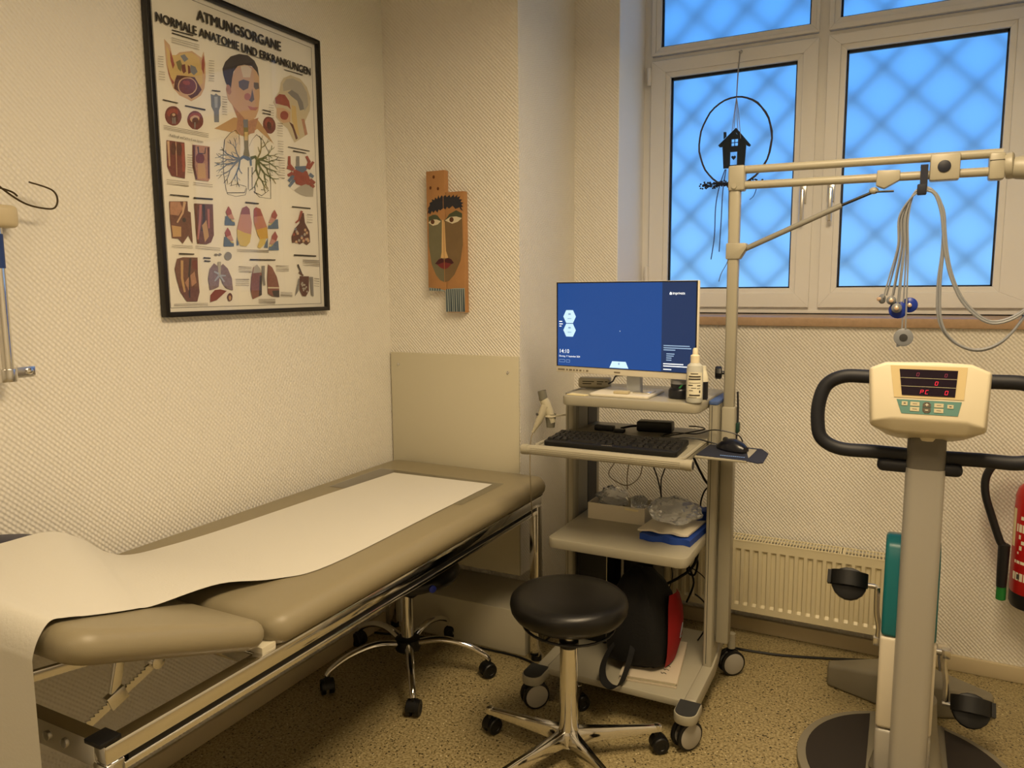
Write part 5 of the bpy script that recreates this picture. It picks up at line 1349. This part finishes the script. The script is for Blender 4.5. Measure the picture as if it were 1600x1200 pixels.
gr = G(); gr.box(rx0, ryf-.001, rz1, rx1, ryf+.006, rz1+.005); gr.box(rx0, ryf+.08, rz1, rx1, ryf+.086, rz1+.005); gr.box(rx0, ryf+.041, rz1+.0002, rx1, ryf+.046, rz1+.0048)
k = 0; x = rx0+.004
while x < rx1-.006:
    gr.box(x, ryf+.005, rz1-.0006, x+.0035, ryf+.081, rz1+.0044); x += .0115; k += 1
    if k % 40 == 24: gr.box(x-.006, ryf+.005, rz1+.0004, x+.012, ryf+.081, rz1+.0044)
gr.build('top_grille', 'radiator_paint', RA, flat=True)
for x in (1.1, 1.85): G().box(x, 3.035, .16, x+.03, 3.069, .36).build('wall_bracket', 'radiator_paint', RA)

# ================================================================ ergometer
mat('erg_silver', (178, 175, 168), .36, .3); mat('erg_white', (210, 202, 184), .4); mat('erg_cream', (206, 197, 172), .38); mat('erg_grey', (98, 94, 86), .5); mat('erg_teal', (18, 104, 112), .35); mat('erg_base', (128, 122, 106), .5); mat('mat_dark', (40, 34, 30), .8); mat('foam_black', (22, 24, 32), .55); mat('lcd', (30, 22, 34), .15); mat('led_red', (200, 30, 50), .4, emit=((240, 30, 66), .75)); mat('led_dim', (110, 36, 60), .4, emit=((150, 36, 74), .3)); mat('keypad', (86, 128, 122), .5); mat('button', (188, 180, 150), .5); mat('button_dark', (84, 78, 66), .5); mat('bezel_tan', (196, 178, 134), .4)
ER = thing('exercise_ergometer', 'exercise bike ergometer with control head on a silver column and teal housing', 'ergometer', (1.95, 2.35, 0))
def disc(cx, cy, rx_, ry_, z0, z1, name, m, a0=0, a1=360, parent=None, n=48, cut=None):
    P = []
    for k in range(n+1):
        a = math.radians(a0+(a1-a0)*k/n); P.append((cx+rx_*math.cos(a), cy+ry_*math.sin(a)))
    if a1-a0 == 360: P = P[:-1]
    if cut: P = [(min(max(a, cut[0]), cut[1]), b) for a, b in P]
    return G().ext([(a, b, z0) for a, b in P], (0, 0, z1-z0)).build(name, m, parent or ER, bev=.003)
CX, CY = 1.955, 2.30
disc(CX, CY, .295, .31, 0, .022, 'base_plate', 'erg_base')
for (lo_, hi_) in ((0, 0), (1, 1)):
    P = []
    for k in range(33):
        a = math.radians((102+k*156/32) if lo_ == 0 else (-78+k*156/32)); P.append((CX+.27*math.cos(a), CY+.285*math.sin(a)))
    xc = CX-.105 if lo_ == 0 else CX+.105
    P = [((min(a, xc) if lo_ == 0 else max(a, xc)), b) for a, b in P]
    G().ext([(a, b, .022) for a, b in P], (0, 0, .004)).build('foot_mat', 'mat_dark', ER)
G().ext([(CX-.20, 2.10, .0264), (CX-.17, 2.085, .0264), (CX-.13, 2.115, .0264), (CX-.15, 2.135, .0264), (CX-.205, 2.125, .0264)], (0,0,.0008)).build('mat_mark', 'erg_white', ER)
G().loft([((CX, CY-.02, .022), (.125, .10)), ((CX, CY, .07), (.095, .085)), ((CX, CY+.02, .16), (.075, .07)), ((CX, CY+.02, .24), (.070, .065))], 28).build('base_shroud', 'erg_base', ER)
# rear stabiliser feet
for (xa, xb) in ((CX-.06, 1.705), (CX+.06, 2.205)):
    G().add([(xa,2.66,.0),(xa,2.80,.0),(xb,2.79,.0),(xb,2.735,.0),(xa,2.66,.12),(xa,2.80,.12),(xb,2.785,.075),(xb,2.74,.075)], [(3,2,1,0),(4,5,6,7),(0,1,5,4),(1,2,6,5),(2,3,7,6),(3,0,4,7)]).build('rear_foot', 'erg_base', ER, bev=.012, seg=3)
G().box(CX-.07, 2.44, .02, CX+.07, 2.80, .13).build('rear_beam', 'erg_base', ER, bev=.01)
# housing
hp = [(2.20,.10),(2.20,.42),(2.46,.42),(2.46,.10)]
G().rbox(1.868, 2.19, .19, 2.004, 2.56, .455, .010, 3).build('lower_housing', 'erg_white', ER)
G().rbox(1.868, 2.192, .03, 2.004, 2.56, .187, .010, 3).build('foot_housing', 'erg_silver', ER)
tl = G(); T = [(2.19,.455),(2.195,.52),(2.205,.66),(2.225,.705),(2.26,.725),(2.36,.70),(2.48,.60),(2.56,.50),(2.56,.455)]
tl.ext([(1.870, a, b) for a, b in T], (.132, 0, 0)); tl.build('teal_housing', 'erg_teal', ER, bev=.010, seg=3)
# column
def colm(z0, z1, w_, d_, name, m, y=2.155):
    P = rrect(1.951-w_/2, y, 1.951+w_/2, y+d_, .022, 5)
    return G().ext([(a, b, z0) for a, b in P], (0, 0, z1-z0)).build(name, m, ER)
colm(.024, .932, .091, .065, 'column', 'erg_silver'); colm(.932, 1.027, .089, .062, 'sleeve', 'erg_grey', 2.1565)
# handlebar loop
def hbar(s):
    f_ = lambda x: 1.951+s*(1.951-x)
    pts = [(f_(1.86),2.215,1.158),(f_(1.80),2.215,1.160),(f_(1.745),2.212,1.158),(f_(1.705),2.21,1.135),(f_(1.688),2.205,1.09),(f_(1.686),2.20,1.035),(f_(1.698),2.196,.988),(f_(1.745),2.195,.963),(f_(1.83),2.195,.962),(f_(1.93),2.195,.960)]
    return G().tube(pts, .0185, 14, 6)
hbar(1).build('handlebar', 'foam_black', ER); hbar(-1).build('handlebar', 'foam_black', ER)
G().rbox(1.838, 2.17, .915, 2.035, 2.245, .948, .014, 3).build('handlebar_clamp', 'foam_black', ER)
# control head (front face leans back)
HXm = Matrix.Translation((1.944, 2.085, 1.05)) @ Matrix.Rotation(math.radians(-14), 4, 'X')
hd = G(HXm)
front = [(-.118,.012),(-.075,.022),(.085,.022),(.121,.010),(.130,.145),(.090,.163),(.02,.166),(-.095,.163),(-.130,.148)]
back = [(-.090,-.012),(-.06,-.020),(.06,-.020),(.092,-.012),(.10,.115),(.07,.13),(.02,.132),(-.07,.13),(-.10,.115)]
mid = [(-.128,.004),(-.07,-.010),(.08,-.010),(.130,.002),(.136,.148),(.092,.168),(.02,.171),(-.097,.168),(-.136,.15)]
n9 = 9; vs = [(a, 0, b) for a, b in front]+[(a, .020, b) for a, b in mid]+[(a, .105, b) for a, b in back]
hd.add(vs, [tuple(range(n9))]+[(i*n9+k, i*n9+(k+1) % n9, (i+1)*n9+(k+1) % n9, (i+1)*n9+k) for i in range(2) for k in range(n9)]+[tuple(2*n9+k for k in range(n9-1,-1,-1))])
hdo = hd.build('control_head', 'erg_cream', ER, bev=.006, seg=3)
def face(pts, y, th=.0015): return G(HXm).ext([(a, y, b) for a, b in pts], (0, -th, 0))
bz = face([(-.086,.156),(.082,.156),(.077,.076),(-.074,.076)], 0).build('bezel', 'bezel_tan', hdo)
ld = face([(-.065,.147),(.062,.147),(.058,.082),(-.057,.082)], -.0015).build('display', 'lcd', hdo)
for z in (.125, .104): face([(-.064,z),(.061,z),(.061,z+.0008),(-.064,z+.0008)], -.003, .0004).build('display_line', 'button', hdo)
def seg(ch, x, z, h, m, dim=False):
    S = {'0':'abcdef','P':'abefg','C':'adef','u':'cdeg'}[ch]; w_ = h*.62; t = .0011; g = G(HXm); sl_ = .18
    L = dict(a=((0,h),(w_,h)), d=((0,0),(w_,0)), g=((0,h/2),(w_,h/2)), b=((w_,h/2),(w_,h)), c=((w_,0),(w_,h/2)), e=((0,0),(0,h/2)), f=((0,h/2),(0,h)))
    for q in S:
        (a, b), (c, d) = L[q]; g.bar((x+a+b*sl_, -.0031, z+b), (x+c+d*sl_, -.0031, z+d), .0010, .0004, up=(0,1,0))
    o = g.build('digit', m, hdo, flat=True); o['kind'] = 'stuff'
seg('0', -.027, .1305, .008, 'led_dim'); seg('0', .034, .1305, .0075, 'led_dim'); seg('0', .014, .1095, .0085, 'led_red'); seg('P', -.017, .087, .009, 'led_red'); seg('C', -.006, .087, .009, 'led_red'); seg('0', .036, .087, .009, 'led_red')
face([(-.068,.071),(.073,.071),(.066,.036),(-.056,.036)], 0, .001).build('keypad', 'keypad', hdo)
def btn(x0, z0, x1, z1, m='button', name='button'): return face([(x0,z0),(x1,z0),(x1,z1),(x0,z1)], -.001, .0012).build(name, m, hdo)
for b in ((-.056,.056,-.043,.066),(-.037,.056,-.017,.066),(-.037,.043,-.017,.053),(.015,.055,.035,.065),(.015,.042,.035,.052),(.043,.054,.056,.063)): btn(*b)
hx = face([(-.010,.0545),(-.010,.062),(-.005,.067),(.003,.067),(.008,.062),(.008,.0545)], -.001, .0012).build('button', 'button_dark', hdo)
hx2 = face([(-.010,.0525),(-.010,.045),(-.005,.040),(.003,.040),(.008,.045),(.008,.0525)], -.001, .0012).build('button', 'button_dark', hdo)
face([(-.0045,.0595),(.0025,.0595),(.0025,.0612),(-.0045,.0612)], -.0022, .0003).build('plus_sign', 'label_white', hdo); face([(-.0018,.0568),(-.0002,.0568),(-.0002,.0638),(-.0018,.0638)], -.0022, .0003).build('plus_sign', 'label_white', hdo)
face([(-.0045,.0462),(.0025,.0462),(.0025,.0478),(-.0045,.0478)], -.0022, .0003).build('minus_sign', 'label_white', hdo)
for b in ((-.032,.0605,-.022,.0618),(-.032,.0475,-.022,.0488),(.020,.0595,.030,.0608),(.020,.0465,.030,.0478),(-.052,.060,-.047,.063),(.047,.057,.052,.060)): btn(b[0], b[1], b[2], b[3], 'button_dark', 'button_mark').location.y -= .0003
G().cyl((1.951, 2.19, 1.02), (1.951, 2.175, 1.06), .038, n=20).build('head_neck', 'erg_cream', ER)
# cranks and pedals
def crank(x, z0, z1, name='crank'):
    s = 1 if z1 > z0 else -1
    return G().tube([(x, 2.50, z0), (x+.002*s, 2.50, z0+(z1-z0)*.25), (x-.006 if x < 1.95 else x+.004, 2.497, z0+(z1-z0)*.55), (x-.008 if x < 1.95 else x+.006, 2.495, z1)], .0085, 10).rbox(x-.012, 2.488, z0-.014, x+.012, 2.512, z0+.014, .003, 2).build(name, 'chrome_dull', ER)
crank(1.860, .305, .478); crank(2.046, .305, .145)
G().cyl((1.85, 2.50, .305), (2.056, 2.50, .305), .010, n=12).build('crank_axle', 'steel', ER)
def pedal(cx, cz, s, tilt):
    xf = Matrix.Translation((cx, 2.49, cz)) @ Matrix.Rotation(tilt, 4, 'X')
    p = G(xf); P = [(.052*math.cos(2*PI*k/18), .056*math.sin(2*PI*k/18)*(1 if math.sin(2*PI*k/18) < 0 else .8)) for k in range(18)]
    p.ext([(a, b, -.012) for a, b in P], (0, 0, .024)); po = p.build('pedal', 'black_plastic', ER, bev=.005)
    st = G(xf); rw = []
    for k in range(11):
        t = PI*k/10; rw.append([(-.054*math.cos(t), y, .010+.032*math.sin(t)) for y in (-.015, .030)])
    st.grid(rw); st.grid([[(q[0]*.95, q[1], q[2]*.94) for q in r] for r in rw]); st.box(-.056*s-.006, -.012, -.014, -.056*s+.006, .028, .02); st.build('pedal_strap', 'black_soft', po)
    G(xf).cyl((0,0,0), (.075*s, 0, 0), .007, n=10).build('spindle', 'steel', po)
pedal(1.772, .482, 1, math.radians(60)); pedal(2.118, .150, -1, math.radians(56))
G().cyl((1.772, 2.49, .482), (1.852, 2.495, .478), .007, n=10).build('spindle', 'steel', ER)
# cable from the ergometer up the wall plug
tag(G().rbox(2.055, 3.04, .068, 2.085, 3.0695, .090, .004, 2).build('cable_outlet', 'erg_white'), 'small white cable outlet on the wall above the baseboard', 'socket')
tag(G().tube([(2.07,3.04,.079),(2.058,3.0,.07),(2.06,2.95,.035),(2.05,2.88,.006),(2.0,2.84,.005)], .004, 6).build('ergometer_cable', mat('cable_dark', (70, 66, 60), .5)), 'grey cable running from the wall outlet behind the ergometer', 'cable')

# ================================================================ fire extinguisher
mat('ext_red', (176, 24, 26), .3); mat('ext_green', (30, 120, 50), .5); mat('hose_black', (22, 22, 26), .5)
FE = thing('fire_extinguisher', 'red fire extinguisher hanging on the wall at the right edge', 'fire extinguisher', (2.325, 2.975, .30))
ex, ey = 2.327, 2.968
G().lathe([(.078,.372),(.080,.378),(.080,.665),(.079,.67),(.079,.70),(.072,.725),(.055,.745),(.03,.757),(.02,.76)], (ex,ey,0), n=36).build('cylinder', 'ext_red', FE)
G().lathe([(.06,.318),(.074,.322),(.079,.335),(.079,.373)], (ex,ey,0), n=36).build('base_ring', 'hose_black', FE)
vx = G(); vx.lathe([(.018,.757),(.018,.79),(.024,.792),(.024,.815)], (ex,ey,0), n=20); vx.build('valve', 'steel', FE)
G().bar((ex-.02, ey, .819), (ex+.07, ey-.02, .838), .022, .012).build('lever', 'hose_black', FE, bev=.002)
tv = math.atan2(0-ey, 1.88-ex)
def band(a0, a1, z0, z1, m, name, r=.0803):
    g = G(); g.grid([[(ex+r*math.cos(tv+a0+(a1-a0)*k/10), ey+r*math.sin(tv+a0+(a1-a0)*k/10), z) for k in range(11)] for z in (z0, z1)]); return g.build(name, m, FE)
band(-1.0, 1.1, .585, .612, 'label_white', 'label_band'); band(-1.0, 1.1, .478, .488, 'label_white', 'label_band'); band(-1.05, 1.1, .420, .447, 'label_white', 'label_band')
band(-1.35, -1.08, .53, .66, 'slip', 'label_band')
pk_ = G()
for (a, z, w_, h_) in ((-.8,.628,.13,.012),(-.55,.63,.06,.008),(-.85,.562,.10,.014),(-.72,.545,.14,.012),(-.80,.525,.12,.014),(-.88,.51,.08,.008)):
    pk_.grid([[(ex+.0805*math.cos(tv+a+w_*k/4), ey+.0805*math.sin(tv+a+w_*k/4), q) for k in range(5)] for q in (z, z+h_)])
po_ = pk_.build('pictograms', 'label_white', FE); po_['kind'] = 'stuff'
band(-.82, -.68, .425, .442, 'print_dark', 'ring_mark', .0806)
G().tube([(ex,ey-.01,.79),(2.25,ey-.03,.82),(2.19,ey-.03,.815),(2.158,ey-.03,.765),(2.158,ey-.03,.70),(2.182,ey-.03,.62),(2.208,ey-.03,.545),(2.218,ey-.03,.53)], .0125, 12).build('hose', 'hose_black', FE)
nz = G(); nz.lathe([(.0135,0),(.018,-.003),(.0165,-.10),(.015,-.15),(.001,-.15)], (2.222,ey-.03,.535), n=18); nz.build('nozzle', 'hose_black', FE)
G().lathe([(.0145,0),(.015,-.045),(.012,-.047),(.011,-.01)], (2.223,ey-.03,.386), n=18).build('nozzle_tip', 'ext_green', FE)
G().box(2.30, 3.045, .60, 2.35, 3.0695, .70).build('wall_bracket', 'steel', FE)

# ================================================================ ECG lead bundle on the arm
mat('lead_grey', (136, 139, 144), .45); mat('strap_navy', (24, 28, 44), .7); mat('electrode_blue', (24, 52, 150), .35); mat('electrode_grey', (120, 124, 130), .4); mat('electrode_tip', (214, 186, 160), .35, .3)
EC = thing('ecg_lead_bundle', 'bundle of grey electrode leads strapped to the trolley arm', 'cable bundle', (1.915, 2.475, 1.25))
YE = 2.476
sg_ = G(); sg_.box(1.903, YE-.006, 1.672, 1.922, YE+.002, 1.737); sg_.box(1.903, YE+.004, 1.735, 1.922, YE+.045, 1.739)
sg_.rbox(1.897, YE-.016, 1.655, 1.921, YE+.012, 1.684, .003, 2); sg_.build('strap', 'strap_navy', EC)
ends = [(1.826,1.366),(1.834,1.372),(1.848,1.364),(1.852,1.372),(1.863,1.345),(1.868,1.352),(1.879,1.270),(1.888,1.275)]
for i, (xe, ze) in enumerate(ends):
    o = (i-3.5)*.0022; y = YE+((i*5) % 8-3.5)*.0026
    x1 = 1.884+o*.8; x2 = 1.868+(xe-1.826)*.16+o*.4
    G().tube([(1.925,y,1.671+o*.5),(1.908,y,1.671+o*.5),(1.884+o*.6,y,1.650+o),(1.864+o*1.2+.3*(xe-1.826)*.3,y,1.592),(x2+(xe-x2)*.22,y,1.515),(x2+(xe-x2)*.62,y,1.435),(xe,y,ze)], .0026, 6).build('lead', 'lead_grey', EC)
for i in range(5):
    o = (i-2)*.0028; y = YE+((i*3) % 5-2)*.0035
    if i < 3: P = [(1.915,y,1.672+o),(1.935,y,1.666+o),(1.954+o,y,1.640),(1.968+o,y,1.59),(1.980+o,y,1.50),(2.000+o,y,1.42),(2.037+o*.6,y,1.348+o),(2.10,y,1.300+o),(2.175,y,1.335+o),(2.225,y,1.43),(2.245,y+.004,1.57),(2.238,y+.012,1.688)]
    else: P = [(1.915,y,1.670+o),(1.934,y,1.662+o),(1.950+o,y,1.635),(1.964+o,y,1.59),(1.966+o,y,1.50),(1.958+o*2,y,1.40),(1.966+o*2,y,1.30),(2.006+o,y,1.242),(2.07,y,1.214+o),(2.13,y,1.242+o),(2.18,y,1.325),(2.222,y,1.43),(2.243,y+.004,1.57),(2.234,y+.012,1.688)]
    G().tube(P, .0036, 7).build('lead', 'lead_grey', EC)
def electrode(x, z, y, r, m, nrm=(0,-1,0)):
    e = G().lathe([(r*.3,0),(r,.002),(r,.006),(r*.75,.010),(r*.3,.012)], (x, y, z), nrm, 20).build('electrode', m, EC)
    G().lathe([(.0045,.010),(.006,.012),(.006,.018),(.003,.020)], (x, y, z), nrm, 12).build('snap', 'electrode_tip', e)
electrode(1.826,1.362,YE+.012,.014,'electrode_grey',(-.8,-.6,0)); electrode(1.847,1.358,YE+.004,.013,'electrode_grey'); electrode(1.862,1.336,YE-.006,.014,'electrode_grey')
electrode(1.866,1.330,YE+.010,.025,'electrode_blue'); electrode(1.895,1.344,YE+.026,.022,'electrode_blue')
ds = G(); ds.lathe([(.004,0),(.023,.001),(.026,.004),(.026,.009),(.020,.011),(.002,.011)], (1.884,YE+.006,1.250), (0,-1,.1), 26); ds.ext([(1.866,YE-.003,1.246),(1.867,YE-.003,1.222),(1.875,YE-.003,1.224),(1.884,YE-.003,1.234)], (0,.007,0)); dso = ds.build('suction_electrode', 'electrode_grey', EC)
G().lathe([(.011,0),(.011,.002),(.002,.003)], (1.884,YE-.0045,1.250), (0,-1,.1), 20).build('disc_centre', 'rubber_grey', dso)

# ================================================================ wreath with little house in the window
mat('twig', (66, 60, 56), .7); mat('felt_navy', (18, 34, 50), .7); mat('ribbon_blue', (40, 70, 130), .5); mat('ribbon_grey', (92, 102, 116), .5); mat('lavender', (40, 42, 52), .8); mat('string', (150, 150, 152), .6)
WR = thing('window_wreath', 'thin twig hoop with a dark little house hanging at the window', 'decoration', (1.21, 3.36, 1.52))
YW = 3.36
cx_, cz_, ra, rb_ = 1.210, 2.010, .150, .182
rg = [(cx_+ra*math.sin(2*PI*k/40)+.001*math.sin(k*2.1), YW+.002*math.sin(k), cz_+rb_*math.cos(2*PI*k/40)) for k in range(41)]
wr = G(); wr.loft([(p, .0036+.0012*(math.sin(k*1.9)**2)*(1 if 2 < k < 20 else .2)) for k, p in enumerate(rg)], 8, False); wr.build('hoop', 'twig', WR)
G().tube([(1.217,3.378,2.378),(1.2135,3.368,2.30),(1.212,YW,2.192)], .0018, 6).tube([(1.219,3.378,2.376),(1.2155,3.368,2.30),(1.213,YW-.001,2.192)], .0018, 6).build('string', 'string', WR)
G().lathe([(.006,0),(.008,.003),(.003,.010)], (1.218,3.391,2.379), (0,-1,0), 12).build('suction_hook', 'clear_film', WR)
ds_ = G()
for (x, z) in ((1.206,2.06),(1.222,2.055),(1.235,2.02),(1.198,2.05)): ds_.tube([(1.213,YW-.004,2.19),((1.213+x)/2,YW-.006,2.12),(x,YW-.004,z)], .0014, 5)
ds_.build('house_cords', 'string', WR)
ho = G(); y0 = YW-.004; D3 = (0,.006,0)
def hp_(pts): ho.ext([(a, y0, b) for a, b in pts], D3)
# walls with window and door openings built as joined strips
hp_([(1.160,1.992),(1.193,1.992),(1.193,1.902),(1.166,1.902)]); hp_([(1.222,1.992),(1.258,1.992),(1.253,1.902),(1.222,1.902)])
hp_([(1.193,1.992),(1.222,1.992),(1.222,1.968),(1.193,1.968)]); hp_([(1.193,1.914),(1.222,1.914),(1.222,1.902),(1.193,1.902)])
hp_([(1.160,1.992),(1.197,1.992),(1.197,2.020),(1.184,2.020)]); hp_([(1.224,1.992),(1.258,1.992),(1.238,2.020),(1.224,2.020)]); hp_([(1.184,2.020),(1.238,2.020),(1.214,2.045)])
hp_([(1.209,1.992),(1.2115,1.992),(1.2115,2.020),(1.209,2.020)]); hp_([(1.197,2.0045),(1.224,2.0045),(1.224,2.007),(1.197,2.007)])
hp_([(1.142,2.000),(1.148,1.992),(1.158,1.992),(1.2145,2.046),(1.262,1.988),(1.272,1.984),(1.277,1.990),(1.2145,2.066)])
hp_([(1.164,2.024),(1.175,2.034),(1.174,2.052),(1.163,2.053)])
ho.build('house', 'felt_navy', WR)
ht = [(1.208+.0095*(16*math.sin(t)**3)/16, YW-.006, 1.944+.0095*(13*math.cos(t)-5*math.cos(2*t)-2*math.cos(3*t)-math.cos(4*t))/15) for t in [2*PI*k/20 for k in range(20)]]
G().ext(ht, (0,.004,0)).build('heart', 'felt_navy', WR)
rnd = random.Random(4); lv_ = G()
for i in range(44):
    x = 1.085+.245*rnd.random(); z = 1.838+rnd.uniform(-.012,.008); L_ = rnd.uniform(.04,.07)*(-1 if x < 1.22 else 1)
    lv_.tube([(1.205,YW-.004,1.842),(x,YW+rnd.uniform(-.012,.008),z)], .0011, 5, 2)
    for k in range(4): lv_.ball((x+L_*.12*k, YW+rnd.uniform(-.012,.010), z+rnd.uniform(-.007,.007)), .0042, .0035, .0038, 6, 5)
lvo = lv_.build('lavender_sprigs', 'lavender', WR); lvo['kind'] = 'stuff'
def ribbon(pts, w_, m):
    P = catmull([(a, YW-.006, b) for a, b in pts], 6); g = G(); g.grid([[p+Vector((-w_/2,0,0)), p+Vector((w_/2,.001,0))] for p in P]); g.grid([[p+Vector((-w_/2,.0012,0)), p+Vector((w_/2,.0022,0))] for p in P]); g.build('ribbon', m, WR)
ribbon([(1.174,1.898),(1.150,1.82),(1.138,1.74),(1.136,1.62),(1.124,1.52)], .004, 'ribbon_blue'); ribbon([(1.178,1.898),(1.167,1.81),(1.163,1.68),(1.158,1.552)], .004, 'ribbon_blue'); ribbon([(1.192,1.83),(1.194,1.70),(1.198,1.56),(1.195,1.51),(1.17,1.46),(1.160,1.424)], .003, 'ribbon_grey'); ribbon([(1.20,1.91),(1.204,1.86),(1.203,1.84)], .003, 'ribbon_grey'); ribbon([(1.30,1.835),(1.305,1.81),(1.295,1.78),(1.279,1.765)], .003, 'ribbon_blue')
